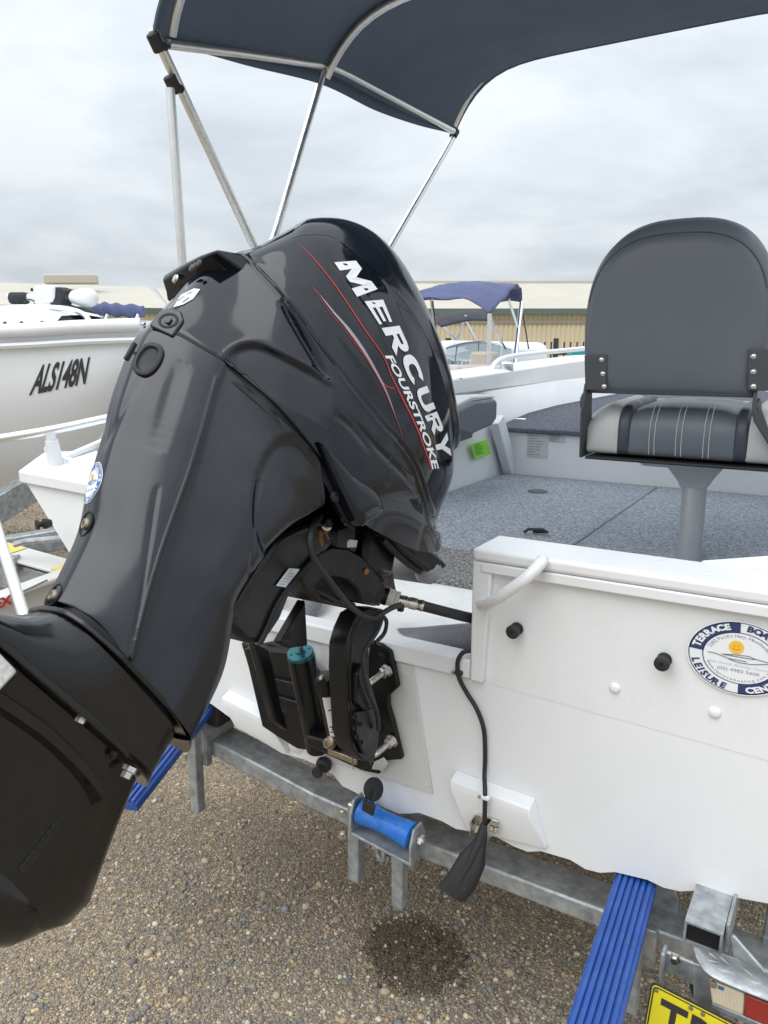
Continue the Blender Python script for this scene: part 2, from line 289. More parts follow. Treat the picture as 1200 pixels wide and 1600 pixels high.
# ============================================================ ground
def gravel_mat():
    m = bpy.data.materials.new('gravel_ground'); m.use_nodes = True; t = m.node_tree; b = t.nodes['Principled BSDF']; n = t.nodes.new; l = t.links.new
    b.inputs['Specular IOR Level'].default_value = 0.25
    tc = n('ShaderNodeTexCoord'); geo = tc.outputs['Object']
    v1 = n('ShaderNodeTexVoronoi'); v1.inputs['Scale'].default_value = 210; l(geo, v1.inputs['Vector'])
    v2 = n('ShaderNodeTexVoronoi'); v2.inputs['Scale'].default_value = 85; l(geo, v2.inputs['Vector'])
    def chips(v, pts):
        s = n('ShaderNodeSeparateColor'); l(v.outputs['Color'], s.inputs[0]); r = n('ShaderNodeValToRGB'); r.color_ramp.interpolation = 'CONSTANT'; e = r.color_ramp.elements
        e[0].position = 0; e[0].color = (*pts[0][1], 1); e[1].position = pts[1][0]; e[1].color = (*pts[1][1], 1)
        for p, c in pts[2:]: k = e.new(p); k.color = (*c, 1)
        l(s.outputs[0], r.inputs[0]); return r, s
    r1, s1_ = chips(v1, [(0, (.12, .106, .086)), (.3, (.17, .148, .118)), (.55, (.235, .20, .155)), (.76, (.14, .135, .128)), (.88, (.30, .25, .17)), (.965, (.38, .335, .26))])
    r2, s2_ = chips(v2, [(0, (.12, .11, .095)), (.35, (.17, .15, .12)), (.6, (.14, .14, .14)), (.8, (.24, .20, .15)), (.93, (.38, .32, .24))])
    pick = n('ShaderNodeMath'); pick.operation = 'GREATER_THAN'; pick.inputs[1].default_value = 0.80; l(s2_.outputs[1], pick.inputs[0])
    mx = n('ShaderNodeMix'); mx.data_type = 'RGBA'; l(pick.outputs[0], mx.inputs['Factor']); l(r1.outputs[0], mx.inputs['A']); l(r2.outputs[0], mx.inputs['B'])
    # large-scale drift of fines
    nb = n('ShaderNodeTexNoise'); nb.inputs['Scale'].default_value = 1.6; nb.inputs['Detail'].default_value = 6; l(geo, nb.inputs['Vector'])
    rb = n('ShaderNodeValToRGB'); rb.color_ramp.elements[0].position = .3; rb.color_ramp.elements[0].color = (1.55, 1.43, 1.26, 1); rb.color_ramp.elements[1].position = .7; rb.color_ramp.elements[1].color = (2.3, 2.14, 1.92, 1); l(nb.outputs['Fac'], rb.inputs[0])
    mu = n('ShaderNodeMix'); mu.data_type = 'RGBA'; mu.blend_type = 'MULTIPLY'; mu.inputs['Factor'].default_value = 1; l(mx.outputs['Result'], mu.inputs['A']); l(rb.outputs[0], mu.inputs['B'])
    # water dripped from the leg has left damp patches
    def damp(cx, cy, rx, ry, soft):
        mp = n('ShaderNodeMapping'); mp.vector_type = 'POINT'; mp.inputs['Location'].default_value = (-cx/rx, -cy/ry, 0); mp.inputs['Scale'].default_value = (1/rx, 1/ry, 0); l(geo, mp.inputs['Vector'])
        nn = n('ShaderNodeTexNoise'); nn.inputs['Scale'].default_value = 9; nn.inputs['Detail'].default_value = 6; l(geo, nn.inputs['Vector'])
        ln = n('ShaderNodeVectorMath'); ln.operation = 'LENGTH'; l(mp.outputs[0], ln.inputs[0])
        a = n('ShaderNodeMath'); a.operation = 'MULTIPLY_ADD'; a.inputs[1].default_value = 0.9; l(nn.outputs['Fac'], a.inputs[0]); l(ln.outputs['Value'], a.inputs[2])
        r = n('ShaderNodeMapRange'); r.inputs['From Min'].default_value = 1.45-soft; r.inputs['From Max'].default_value = 1.45+soft; r.inputs['To Min'].default_value = 1; r.inputs['To Max'].default_value = 0; l(a.outputs[0], r.inputs['Value']); return r.outputs[0]
    cur = mu.outputs['Result']; wet = []
    c1 = U(648, 1492, z=0); c2 = U(330, 1330, z=0); c3 = U(480, 1440, z=0)
    for (c, rx, ry, s, k) in ((c1, .15, .125, .22, .62), (c2, .62, .26, .35, .26), (c3, .4, .3, .4, .14)):
        d = damp(c[0], c[1], rx, ry, s); g = n('ShaderNodeMath'); g.operation = 'MULTIPLY'; g.inputs[1].default_value = k; l(d, g.inputs[0])
        q = n('ShaderNodeMix'); q.data_type = 'RGBA'; q.inputs['B'].default_value = (.022, .016, .010, 1); l(g.outputs[0], q.inputs['Factor']); l(cur, q.inputs['A']); cur = q.outputs['Result']; wet.append(d)
    l(cur, b.inputs['Base Color'])
    ro = n('ShaderNodeMapRange'); ro.inputs['To Min'].default_value = .92; ro.inputs['To Max'].default_value = .6; l(wet[0], ro.inputs['Value']); l(ro.outputs[0], b.inputs['Roughness'])
    bp = n('ShaderNodeBump'); bp.inputs['Strength'].default_value = .9; bp.inputs['Distance'].default_value = .006
    inv = n('ShaderNodeMath'); inv.operation = 'SUBTRACT'; inv.inputs[0].default_value = 1; l(v1.outputs['Distance'], inv.inputs[1]); l(inv.outputs[0], bp.inputs['Height']); l(bp.outputs[0], b.inputs['Normal'])
    return m
GRAVEL = gravel_mat()
g = MB()
xs = np.concatenate([[-400, -120, -40], np.linspace(-8, 5, 90), [40, 120, 400]]); ys = np.concatenate([[-60, -10], np.linspace(-3, 9, 90), [40, 120, 500]])
GX, GY = np.meshgrid(xs, ys, indexing='ij'); GZ = 0.008*np.sin(GX*1.7+.4)*np.cos(GY*1.3) + 0.004*np.sin(GX*5.1+GY*3.3)
GZ[(np.abs(GX) > 20) | (GY > 20)] = 0; g.grid(np.stack([GX, GY, GZ], -1))
tag(g.build('ground', GRAVEL, None, 60), kind='structure')
def ground_z(x, y): return 0.008*np.sin(x*1.7+.4)*np.cos(y*1.3) + 0.004*np.sin(x*5.1+y*3.3)

def stones(name, n, lo, hi, region, colmats):
    ico = bmesh.new(); bmesh.ops.create_icosphere(ico, subdivisions=1, radius=1); bv = np.array([v.co for v in ico.verts]); bf = np.array([[v.index for v in f.verts] for f in ico.faces]); ico.free()
    k = len(bv); pts = []
    while len(pts) < n:
        u, v = rng.uniform(region[0], region[2]), rng.uniform(region[1], region[3])
        p = U(u, v, z=0)
        cl = math.sin(p[0]*3.1+1.7*math.sin(p[1]*2.3))*math.sin(p[1]*3.7+1.3*math.sin(p[0]*2.9))
        if np.linalg.norm(p-CAM) < 9 and p[0] > -7 and rng.random() < .55+.45*cl: pts.append(p)
    pts = np.array(pts); sz = lo*(hi/lo)**(rng.random(n)**2.2)
    V = np.zeros((n, k, 3))
    jit = 1 + rng.uniform(-.28, .28, (n, k)); sc = np.stack([rng.uniform(.75, 1.25, n), rng.uniform(.75, 1.2, n), rng.uniform(.45, .85, n)], -1)
    B = bv[None]*jit[..., None]*sc[:, None]*sz[:, None, None]; a = rng.uniform(0, 6.28, n); ca, sa = np.cos(a), np.sin(a)
    tl = rng.normal(0, .35, n); ct, st = np.cos(tl), np.sin(tl)
    x = B[..., 0]*ca[:, None]-B[..., 1]*sa[:, None]; y = B[..., 0]*sa[:, None]+B[..., 1]*ca[:, None]; z = B[..., 2]
    y2 = y*ct[:, None]-z*st[:, None]; z2 = y*st[:, None]+z*ct[:, None]
    V = np.stack([x+pts[:, 0:1], y2+pts[:, 1:2], z2+(ground_z(pts[:, 0], pts[:, 1])+sz*.12)[:, None]], -1)
    F = (bf[None]+(np.arange(n)*k)[:, None, None]).reshape(-1, 3)
    me = bpy.data.meshes.new(name); me.vertices.add(n*k); me.vertices.foreach_set('co', V.ravel()); nl = F.size
    me.loops.add(nl); me.loops.foreach_set('vertex_index', F.ravel().astype(np.int32)); me.polygons.add(len(F)); me.polygons.foreach_set('loop_start', np.arange(0, nl, 3, dtype=np.int32)); me.polygons.foreach_set('loop_total', np.full(len(F), 3, np.int32))
    for m_ in colmats: me.materials.append(m_)
    mi = rng.choice(len(STP), n, p=STP); wq = U(648, 1492, z=0); we = np.hypot((pts[:, 0]-wq[0])/.15, (pts[:, 1]-wq[1])/.125)+rng.normal(0, .12, n)
    if len(colmats) > len(STP): mi = np.where((we < .92) & (rng.random(n) < .85), len(STP)+rng.integers(0, 2, n), mi)
    me.polygons.foreach_set('material_index', np.repeat(mi, len(bf)).astype(np.int32)); me.update(calc_edges=True); me.validate()
    return tag(link(name, me), kind='stuff')
ST = [mat('stone_grey', (.185, .18, .17), .85, vs_=60, var=.25), mat('stone_bluegrey', (.20, .20, .192), .85, vs_=60, var=.25), mat('stone_brown', (0.26, 0.221, 0.169), .9, vs_=60, var=.25),
      mat('stone_tan', (0.416, 0.338, 0.234), .9, vs_=60, var=.2), mat('stone_cream', (0.56, 0.50, 0.39), .85, vs_=60, var=.15), mat('stone_rust', (0.364, 0.26, 0.169), .9, vs_=60, var=.2)]
ST += [mat('wet_stone_dark', (.045, .034, .022), .45, vs_=60, var=.25), mat('wet_stone_brown', (.09, .062, .035), .45, vs_=60, var=.25)]
STP = [.22, .15, .30, .21, .08, .04]
stones('loose_gravel', 36000, .0014, .0065, (-40, 1120, 1240, 1640), ST)
stones('loose_stones', 1300, .005, .0125, (-40, 1150, 1240, 1640), ST)
STP = [.16, .12, .22, .26, .17, .07]
stones('gravel_far', 2500, .006, .018, (-20, 760, 140, 990), ST)

# ============================================================ warehouse, fence behind the yard
wt = thing('warehouse', 'long cream corrugated warehouse with pale roof and green gutter behind the fence', 'warehouse', (5, 33, 0))
FD = np.array([math.cos(R(24)), math.sin(R(24)), 0])          # the run of its front wall
def wl(t, z, off=0.0): o = np.array([-2.0, 30.0, 0]); nrm = np.array([-FD[1], FD[0], 0]); return o + FD*t + nrm*off + np.array([0, 0, z])
A0 = U(905, 487, d=30); EAVE = A0[2]
tt = np.arange(-42, 60, .10); zz = np.array([0, EAVE]); G = np.zeros((2, len(tt)*2, 3))
offs = np.tile([0, 0, .035, .035], len(tt)//2+1)[:len(tt)*2]; t2 = np.repeat(tt, 2); t2[1::2] += .03
def vwall(a, b, z0, z1, name, par, m, pitch=.16):
    a = np.array(a, float); b = np.array(b, float); ln = np.linalg.norm((b-a)[:2]); d = (b-a)/np.linalg.norm(b-a); nn = np.array([d[1], -d[0], 0]); k = int(ln/pitch)
    P = []
    for i in range(k):
        s = i*pitch; P += [(s, 0), (s+pitch*.3, 0), (s+pitch*.45, .03), (s+pitch*.85, .03)]
    P = np.array(P); Gd = np.zeros((2, len(P), 3))
    for j, z in enumerate((z0, z1)): Gd[j] = a + P[:, :1]*d + P[:, 1:]*nn; Gd[j, :, 2] = z
    q = MB(); q.grid(Gd); o = q.build(name, m, par, None); o['kind'] = 'stuff'; return o
# right-hand stretch: runs away to the right behind the boats
wa = U(560, 480, d=27); wb = U(1230, 489, d=27); wb = wa+(wb-wa)*1.9; wa[2] = wb[2] = 0; E_ = U(900, 487, d=27)[2]
vwall(wa, wb, 0.02, E_, 'corrugated_wall', wt, CREAM_WALL, .17)
wd = (wb-wa)/np.linalg.norm(wb-wa); wn = np.array([-wd[1], wd[0], 0])
q = MB(); q.bar(wa+np.array([0, 0, E_])-wn*.12, wb+np.array([0, 0, E_])-wn*.12, .22, .2); q.build('gutter', GUTTER, wt, None)
q = MB(); q.bar(wa+np.array([0, 0, E_-.34])-wn*.05, wb+np.array([0, 0, E_-.34])-wn*.05, .06, .14); q.build('fascia', mat('fascia_brown', (.30, .26, .2), .6), wt, None)
RH = U(900, 443, d=32)[2]
def roof(par, a, b, e, r, run, name='roof_sheet', n=14):
    a = np.array(a); b = np.array(b); d = (b-a)/np.linalg.norm(b-a); nn = np.array([-d[1], d[0], 0]); ln = np.linalg.norm(b-a); me = None
    for i in range(n):
        p0 = a + d*ln*i/n + np.array([0, 0, e]); p1 = a + d*ln*((i+1)/n) + np.array([0, 0, e]); up = nn*run + np.array([0, 0, r-e])
        qq = MB(); qq.prism([p0-up*.02, p1-up*.02, p1+up, p0+up], (0, 0, .05)); qq.build(name, CREAM_ROOF, par, None)
roof(wt, wa+wn*.0, wb, E_+.02, RH, 5.5)
q = MB(); q.bar(wa+wn*5.5+np.array([0, 0, RH+.05]), wb+wn*5.5+np.array([0, 0, RH+.05]), .4, .1); q.build('ridge_cap', CREAM_ROOF, wt, None)
q = MB(); q.prism([wa+wn*.3+np.array([0,0,0.02]), wb+wn*.3+np.array([0,0,0.02]), wb+wn*.3+np.array([0, 0, E_]), wa+wn*.3+np.array([0, 0, E_])], wn*.1); q.build('back_wall', CREAM_WALL, wt, None)
# left-hand shed with a ridge vent
lt = thing('shed', 'cream shed with a pale roof and a flat ridge vent behind the left boat', 'shed', (-20, 22, 0))
la = U(-260, 500, d=24); lb = U(268, 484, d=28); la[2] = lb[2] = 0; LE = U(230, 484, d=27)[2]
vwall(la, lb, 0.02, LE, 'corrugated_wall', lt, CREAM_WALL, .17)
ld = (lb-la)/np.linalg.norm(lb-la); ln_ = np.array([-ld[1], ld[0], 0]); LR = U(120, 444, d=31)[2]
roof(lt, la, lb, LE+.02, LR, 6, n=12)
q = MB(); q.bar(la+np.array([0, 0, LE])-ln_*.12, lb+np.array([0, 0, LE])-ln_*.12, .22, .18); q.build('gutter', GUTTER, lt, None)
v0 = U(70, 441, d=30); v1 = U(153, 441, d=30.5); q = MB(); q.bar(v0+np.array([0,0,.1]), v1+np.array([0,0,.1]), .7, .32); q.build('ridge_vent', CREAM_ROOF, lt, None, bevel=.03)
# hip at the near end of the shed: darker return of the roof
q = MB(); q.prism([lb+np.array([0, 0, LE]), lb+ld*3+np.array([0, 0, LE]), lb+ln_*6+ld*.3+np.array([0, 0, LR])], (0, 0, .05)); q.build('roof_hip', CREAM_ROOF, lt, None)

fa = U(640, 570, d=13); fb = U(1010, 572, d=13.5); fa[2] = fb[2] = 0; FT = U(800, 534, d=13)[2]
ft = thing('picket_fence', 'black steel picket fence in front of the cream warehouse', 'fence', tuple((fa+fb)/2))
fd = (fb-fa)/np.linalg.norm(fb-fa); fl = np.linalg.norm(fb-fa)
q = MB()
for z in (.2, FT-.2): q.bar(fa+np.array([0, 0, z]), fb+np.array([0, 0, z]), .03, .04)
q.build('rail', FENCE, ft, None)
pk = MB(); pk.box((0, 0, FT/2), (.022, .022, FT)); pm = pk.mesh('picket'); pm.materials.append(FENCE)
for i in range(int(fl/.115)):
    o = bpy.data.objects.new('picket', pm); COL.objects.link(o); o.location = fa+fd*(.115*i+.05)-np.array(ft.location)*np.array([1, 1, 1]); o.parent = ft
pk = MB(); pk.box((0, 0, FT/2+.03), (.07, .07, FT+.06)); pp = pk.mesh('post'); pp.materials.append(FENCE)
for u in (700, 875, 990):
    t = U(u, 560, d=13); s = float((t-fa)@fd); o = bpy.data.objects.new('post', pp); COL.objects.link(o); o.location = fa+fd*s-np.array(ft.location)+np.array([.03, -.04, 0]); o.parent = ft

# ============================================================ neighbouring boats
def hull(name, par, m, prof, keel_drop, at):
    """prof: stations (y, half beam, sheer z, chine z, keel z); at(x,y,z) places it"""
    rings = []
    for (y, hb, sh, ch, ke) in prof:
        rings.append([at(-hb, y, sh), at(-hb*.97, y, (sh+ch)/2), at(-hb*.86, y, ch), at(0, y, ke), at(hb*.86, y, ch), at(hb*.97, y, (sh+ch)/2), at(hb, y, sh)])
    rg = spl(np.array(rings), 24); q = MB(); q.grid(rg); G0 = rg[0]; q.add(G0, [tuple(range(7))]); return q.build(name, m, par, 50)
# --- boat at the left, bow pointing at the engine
BL = U(228, 508, d=4.0); dirL = U(-40, 528, d=4.55) - BL; dirL[2] = 0; dirL /= np.linalg.norm(dirL); nL = np.array([dirL[1], -dirL[0], 0])
if nL @ (CAM-BL) < 0: nL = -nL
def atL(x, y, z): return BL + dirL*y + nL*x*1.0 + np.array([0, 0, z-BL[2]]) - nL*0.0
SL = BL[2]
b1 = thing('registered_runabout', 'white runabout at the left edge with dark registration letters on its bow', 'boat', tuple(atL(0, 2.5, .4)))
prof = [(5.2, 1.05, SL-.12, .75, .45), (3.6, 1.08, SL-.12, .78, .45), (2.2, .98, SL-.09, .84, .47), (1.1, .62, SL-.05, 1.0, .60), (.55, .34, SL-.03, 1.16, .86), (.25, .17, SL-.01, SL-.36, SL-.48), (.0, .02, SL, SL-.10, SL-.13)]
hull('hull', b1, FAR_WHITE, prof, 0, atL)
st = spl(np.array([atL(hb+.02, y, sh+.0) for (y, hb, sh, ch, ke) in prof]), 30)
q = MB(); q.tube(st, .035, 8); q.build('gunwale', FAR_WHITE, b1, 50)
q = MB(); q.tube(st+np.array([0, 0, -.075]), .016, 6); q.build('rubbing_strake', FAR_WHITE, b1, 50)
dk = np.array([[atL(hb*k, y, sh+.004+.010*(1-k*k)) for k in np.linspace(-1, 1, 9)] for (y, hb, sh, ch, ke) in prof]); q = MB(); q.grid(spl(dk, 24)); q.build('deck', FAR_WHITE, b1, 60)
q = MB(); q.tube(spl([atL(0, -.03, SL+.015), atL(0, .0, SL-.11), atL(0, .25, SL-.47), atL(0, .55, .855), atL(0, 1.1, .60), atL(0, 2.2, .47)], 24), .022, 8); q.build('stem_bar', FAR_WHITE, b1, 60)
# low cabin rim with side window strip
cb0 = [(4.4, .74), (2.6, .72), (1.3, .50), (.72, .34)]
q = MB(); rr = [[atL(-h, y, SL+.0), atL(-h*.9, y, SL+.112), atL(0, y, SL+.138), atL(h*.9, y, SL+.112), atL(h, y, SL+.0)] for y, h in cb0]; rr = [[p+np.array([0, 0, -.02]) for p in r_] for r_ in rr]; rr.append([atL(-.2, .44, SL+.0), atL(-.15, .43, SL+.05), atL(0, .42, SL+.06), atL(.15, .43, SL+.05), atL(.2, .44, SL+.0)])
q.loft(list(spl(np.array(rr), 18)), closed=False, cap=False); q.build('cabin_top', FAR_WHITE, b1, 50)
q = MB(); wn_ = [(4.2, .752), (2.6, .735), (1.3, .525), (.85, .40)]
q.grid(np.array([[atL(h, y, SL+.040), atL(h*.945, y, SL+.094)] for y, h in wn_])); q.build('side_window', mat('pale_tint', (.30, .33, .33), .12), b1, None)
q = MB(); q.tube(spl(np.array([atL(h*.945, y, SL+.104) for y, h in cb0]), 20), .012, 6); q.build('window_rail', ALU, b1)
for u_ in (8, 34, 66, 96, 126):
    q = MB(); q.lathe(U(u_, 508-u_*.02, d=3.95), (0, 0, 1), [(0, .010), (.012, .010), (.018, .005)], 8); q.build('deck_cleat', GREY_PLASTIC, b1)
q = MB(); q.tube([U(14, 514, d=3.92), U(60, 510, d=3.9)], .008, 6); q.build('orange_rope', mat('orange_rope', (.6, .22, .1), .7), b1)
q = MB(); q.tube(spl([U(-10, 484, d=4.2), U(40, 480, d=4.15), U(100, 482, d=4.1), U(132, 492, d=4.0), U(143, 512, d=3.95)], 20), .014, 8); q.build('cabin_rail', ALU, b1)
# registration letters on the flank
q = MB(); lv, lf = text_mesh('ALS148N', .022, 3, .25, 1.0, .92); x0, x1 = lv[:, 0].min(), lv[:, 0].max()
flank = BVHTree.FromPolygons([tuple(p) for p in spl(np.array([[atL(hb, y, sh), atL(hb*.97, y, (sh+ch)/2), atL(hb*.86, y, ch)] for (y, hb, sh, ch, ke) in prof]), 40).reshape(-1, 3)], [(i*3+j, i*3+j+1, (i+1)*3+j+1, (i+1)*3+j) for i in range(39) for j in range(2)])
def cast(tree, u, v, eps):
    r = Vector(ray(u, v)).normalized(); h = tree.ray_cast(Vector(CAM), r)
    if h[0] is None: return None
    n = h[1] if h[1].dot(r) < 0 else -h[1]; return np.array(h[0]+n*eps)
def map_text(tree, txt, base, top, eps, m, name, par, bold=.02, shear=0., spacing=1.0, sub=0):
    lv, lf = text_mesh(txt, bold, 4, shear, 1.0, spacing); x0, x1 = lv[:, 0].min(), lv[:, 0].max(); tx = (lv[:, 0]-x0)/(x1-x0); ty = lv[:, 1]/.69
    def along(pl, t):
        pl = np.array(pl, float); s = np.concatenate([[0], np.cumsum(np.linalg.norm(np.diff(pl, axis=0), axis=1))]); s /= s[-1]; return np.stack([np.interp(t, s, pl[:, 0]), np.interp(t, s, pl[:, 1])], -1)
    bs = along(spl(base, 40), tx); tp = along(spl(top, 40), tx); pp_ = bs + (tp-bs)*ty[:, None]; vs = []; last = None
    for (u, v) in pp_:
        c = cast(tree, u, v, eps); last = c if c is not None else last; vs.append(last)
    q = MB(); q.add(vs, lf); return q.build(name, m, par, None, fix=False)
map_text(flank, 'ALS148N', [(46, 616), (134, 598)], [(60, 572), (141, 559)], .004, STICK_K, 'registration_lettering', b1, .03, .0, .95)
# bow gear lying on the foredeck
tm = thing('electric_motor', 'black and white electric trolling motor lying across the left boat', 'motor', tuple(U(90, 470, d=4.4)))
def T(u, v, d=4.4): return U(u, v, d=d)
q = MB(); q.tube([T(12, 464), T(100, 466)], .020, 10); q.build('shaft', FAR_WHITE, tm)
q = MB(); q.lathe(T(16, 466), T(46, 466)-T(16, 466), [(0, .03), (.01, .034), (.085, .034), (.1, .03)], 14); q.build('clamp_sleeve', CANVAS_BLK, tm)
q = MB(); q.bar(T(58, 463), T(92, 462), .10, .115); q.build('mount_housing', FAR_WHITE, tm, bevel=.02)
q = MB(); q.lathe(T(88, 463), T(150, 467)-T(88, 463), [(0, .03), (.03, .042), (.07, .035), (.075, .03)], 16); q.build('motor_collar', GREY_PLASTIC, tm)
q = MB(); q.lathe(T(108, 464), T(152, 466)-T(108, 464), [(0, .02), (.02, .036), (.07, .05), (.12, .053), (.15, .04), (.165, .012)], 18); q.build('motor_pod', FAR_WHITE, tm)
q = MB(); q.prism([T(92, 452), T(104, 449), T(122, 455), T(112, 476), T(150, 488), T(157, 498), T(140, 502), T(118, 490), T(98, 478)], dirL*.03+nL*.06); q.build('propeller_blade', CANVAS_BLK, tm, bevel=.004)
q = MB(); q.tube([T(20, 489), T(8, 487), T(-2, 490), T(-10, 492)], .013, 8); q.build('pull_rope', FAR_WHITE, tm)
for (u, v) in ((50, 455), (83, 453)): q = MB(); q.lathe(T(u, v, 4.36), (0, 0, 1), [(0, .007), (.012, .008), (.018, .004)], 10); q.build('knob', BLACK_RUB, tm)
q = MB(); q.tube([T(46+8*math.cos(a), 474+6*math.sin(a), 4.3) for a in np.linspace(0, 5.9, 20)], .0035, 6); q.build('steering_ring', BLACK_RUB, tm)
# boat behind it, folded blue cover
b2 = thing('covered_boat', 'far boat with teal coaming and a folded blue cover behind the left runabout', 'boat', tuple(U(185, 520, d=9)*np.array([1, 1, 0])))
B2 = U(185, 505, d=9)
q = MB(); hb_ = [[B2+np.array([x, y, z-B2[2]]) for x, z in ((-1.0, B2[2]), (-.9, .8), (0, .55), (.9, .8), (1.0, B2[2]))] for y in (-.6, 4)]; q.loft(hb_, closed=True); q.build('hull', FAR_WHITE, b2, None)
q = MB(); q.bar(U(150, 505, d=8.7), U(212, 507, d=8.6), .3, .06); q.build('coaming', TEAL_PAINT, b2, bevel=.01)
q = MB(); q.tube(spl([U(146, 484, d=8.5), U(165, 483, d=8.5), U(190, 485, d=8.5), U(224, 487, d=8.5)], 20), [.07+.012*math.sin(i*1.3) for i in range(20)], 12); q.build('folded_cover', CANVAS_BLUE, b2)
for u0, u1 in ((160, 168), (208, 216)): q = MB(); q.tube([U(u0, 512, d=8.45), U(u1, 491, d=8.45)], .016, 6); q.build('cover_post', ALU, b2)

# --- white boarding pod of the next boat, with its rail
b3 = thing('pod_boat', 'white boat tail pod with alloy grab rail beside the engine', 'boat', tuple(U(110, 800, d=3.0)*np.array([1, 1, 0])))
p_a, p_b, p_c, p_d = U(28, 735, d=3.0), U(150, 757, d=2.75), U(170, 690, d=3.35), U(70, 705, d=3.35)
def dn(p, h): return p - np.array([0, 0, h])
q = MB(); q.prism([p_a, p_b, p_b+(p_c-p_d)*1.4, p_c+(p_b-p_a)*.8, p_d], (0, 0, -.05)); q.build('deck_plate', FAR_WHITE, b3, bevel=.008)
tipa = U(112, 868, d=2.95); tipb = U(150, 950, d=2.8)
inn = np.array([.01, .02, -.05])
q = MB(); q.prism([p_a+inn, p_b+inn, tipb, tipa], (p_d-p_a)*.9); q.build('tail_pod', FAR_WHITE, b3, bevel=.006)
q = MB(); q.bar(p_d+np.array([.02,0,.012]), p_a+(p_b-p_a)*.9+np.array([0,.05,.012]), .03, .02); q.bar(p_a+np.array([.05,.1,.012]), p_c+np.array([0,0,.012]), .03, .02); q.build('tread_strip', FAR_WHITE, b3, bevel=.003)
rl = [U(-30, 690, d=2.95), U(80, 672, d=3.0), U(175, 652, d=3.1)]
q = MB(); q.tube(spl(rl, 12), .017, 12); q.build('grab_rail', ALU, b3)
q = MB(); q.tube([U(78, 676, d=3.0), U(88, 728, d=3.05)], .02, 12); q.lathe(U(78, 676, d=3.0), U(88, 728, d=3.05)-U(78, 676, d=3.0), [(.03, .025), (.13, .03)], 14); q.build('rail_stanchion', FAR_WHITE, b3)
q = MB(); q.lathe(U(72, 818, d=2.86), (-.4, -1, 0), [(-.02, .012), (0, .02), (.01, .02), (.012, .011), (.024, .011), (.026, .019), (.036, .018)], 14); q.build('rubber_bung', BLACK_RUB, b3)
# --- its trailer on the left: frames, yellow tape, white mudguard, guide pole
t2_ = thing('white_trailer', 'boat trailer at the left edge with white mudguard and yellow tape', 'trailer', tuple(U(60, 900, z=0)))
GW = mat('white_steel', (.62, .62, .60), .45, var=.05)
q = MB(); q.bar(U(-40, 815, d=4.0), U(75, 745, d=4.3), .10, .14); q.build('side_frame', GALV, t2_, bevel=.006)
q = MB(); q.bar(U(-30, 862, d=3.6), U(112, 838, d=3.7), .08, .10); q.build('cross_frame', GALV, t2_, bevel=.006)
a, b_ = U(0, 858, d=3.5), U(160, 903, d=3.35); q = MB(); q.bar(a, b_, .16, .012); q.build('mudguard_top', GW, t2_, bevel=.003)
q = MB(); q.bar(a+(b_-a)*.62+np.array([0, 0, .009]), b_+np.array([0, 0, .009]), .14, .003); q.bar(a-(b_-a)*.1+np.array([0, 0, .009]), a+(b_-a)*.16+np.array([0, 0, .009]), .14, .003); q.build('reflective_tape', YELLOW, t2_, None)
q = MB(); q.bar(a+np.array([0, 0, -.09]), b_+np.array([0, 0, -.09]), .12, .13); q.build('axle_frame', GALV, t2_, bevel=.006)
q = MB(); q.tube([U(22, 851, d=3.4), U(40, 846, d=3.4), U(130, 838, d=3.4)], .014, 8); q.build('brake_rod', GALV, t2_)
q = MB(); q.bar(U(14, 882, d=3.4), U(30, 880, d=3.4), .06, .07); q.build('bolt_block', GALV, t2_, bevel=.005)
a, b_ = U(-30, 948, d=2.9), U(135, 888, d=3.15)
q = MB(); q.prism([a, b_, b_+np.array([0, 0, -.13]), a+np.array([0, 0, -.13])], (-.03, .05, 0)); q.build('mudguard_side', GW, t2_, bevel=.006)
dd = (b_-a)/np.linalg.norm(b_-a); nrm = np.cross(dd, [0, 0, 1]); nrm = nrm if nrm@(CAM-a) > 0 else -nrm
q = MB(); q.bar(a+np.array([0, 0, .012]), b_+np.array([0, 0, .012]), .09, .02); q.build('mudguard_lip', GW, t2_, bevel=.006)
q = MB(); flat_text(q, 'EX', U(-10, 952, d=2.9)+nrm*.012+dd*.002, dd, (0, 0, 1), .036, .04); q.build('red_lettering', DECAL_RED, t2_, None, fix=False)
q = MB(); q.bar(U(36, 924, d=2.93)+nrm*.003, U(74, 906, d=2.98)+nrm*.003, .002, .008); q.build('grey_lettering', INK_GREY, t2_, None)
a, b_ = U(0, 843, d=2.5), U(34, 952, d=2.3); dv = (b_-a); q = MB(); q.tube([a-dv*.7, a, b_, b_+dv*.35], .018, 14); q.build('guide_pole', ALU, t2_)

# --- bimini boats out beyond the right gunwale
def bimini_boat(name, label, C0, canv, hullm, beige):
    t = thing(name, label, 'boat', (C0[0], C0[1], 0)); return t
b4 = bimini_boat('bimini_boat', 'white boat under a bright blue canopy behind the gunwale', U(740, 560, d=7.5), CANVAS_BLUE, FAR_WHITE, True)
K = lambda u, v, d=7.5: U(u, v, d=d)
near = [K(657, 466, 7.0), K(700, 466, 7.0), K(740, 470, 6.9), K(763, 491, 6.8)]
crown = [K(655, 455, 7.4), K(700, 444, 7.5), K(750, 441, 7.5), K(806, 445, 7.5)]
far = [K(655, 460, 8.2), K(700, 448, 8.3), K(750, 446, 8.3), K(815, 452, 8.3)]
edge = [K(658, 470, 8.5), K(710, 466, 8.6), K(770, 470, 8.5), K(816, 472, 8.4)]
mid = [K(656, 459, 7.2), K(700, 453, 7.2), K(745, 454, 7.15), K(790, 464, 7.05)]
G = spl(np.array([near, mid, crown, far, edge]), 18); G = np.transpose(spl(np.transpose(G, (1, 0, 2)), 18), (1, 0, 2))
G[..., 2] += .012*np.sin(np.arange(18)[:, None]*1.9+np.arange(18)[None]*.9)
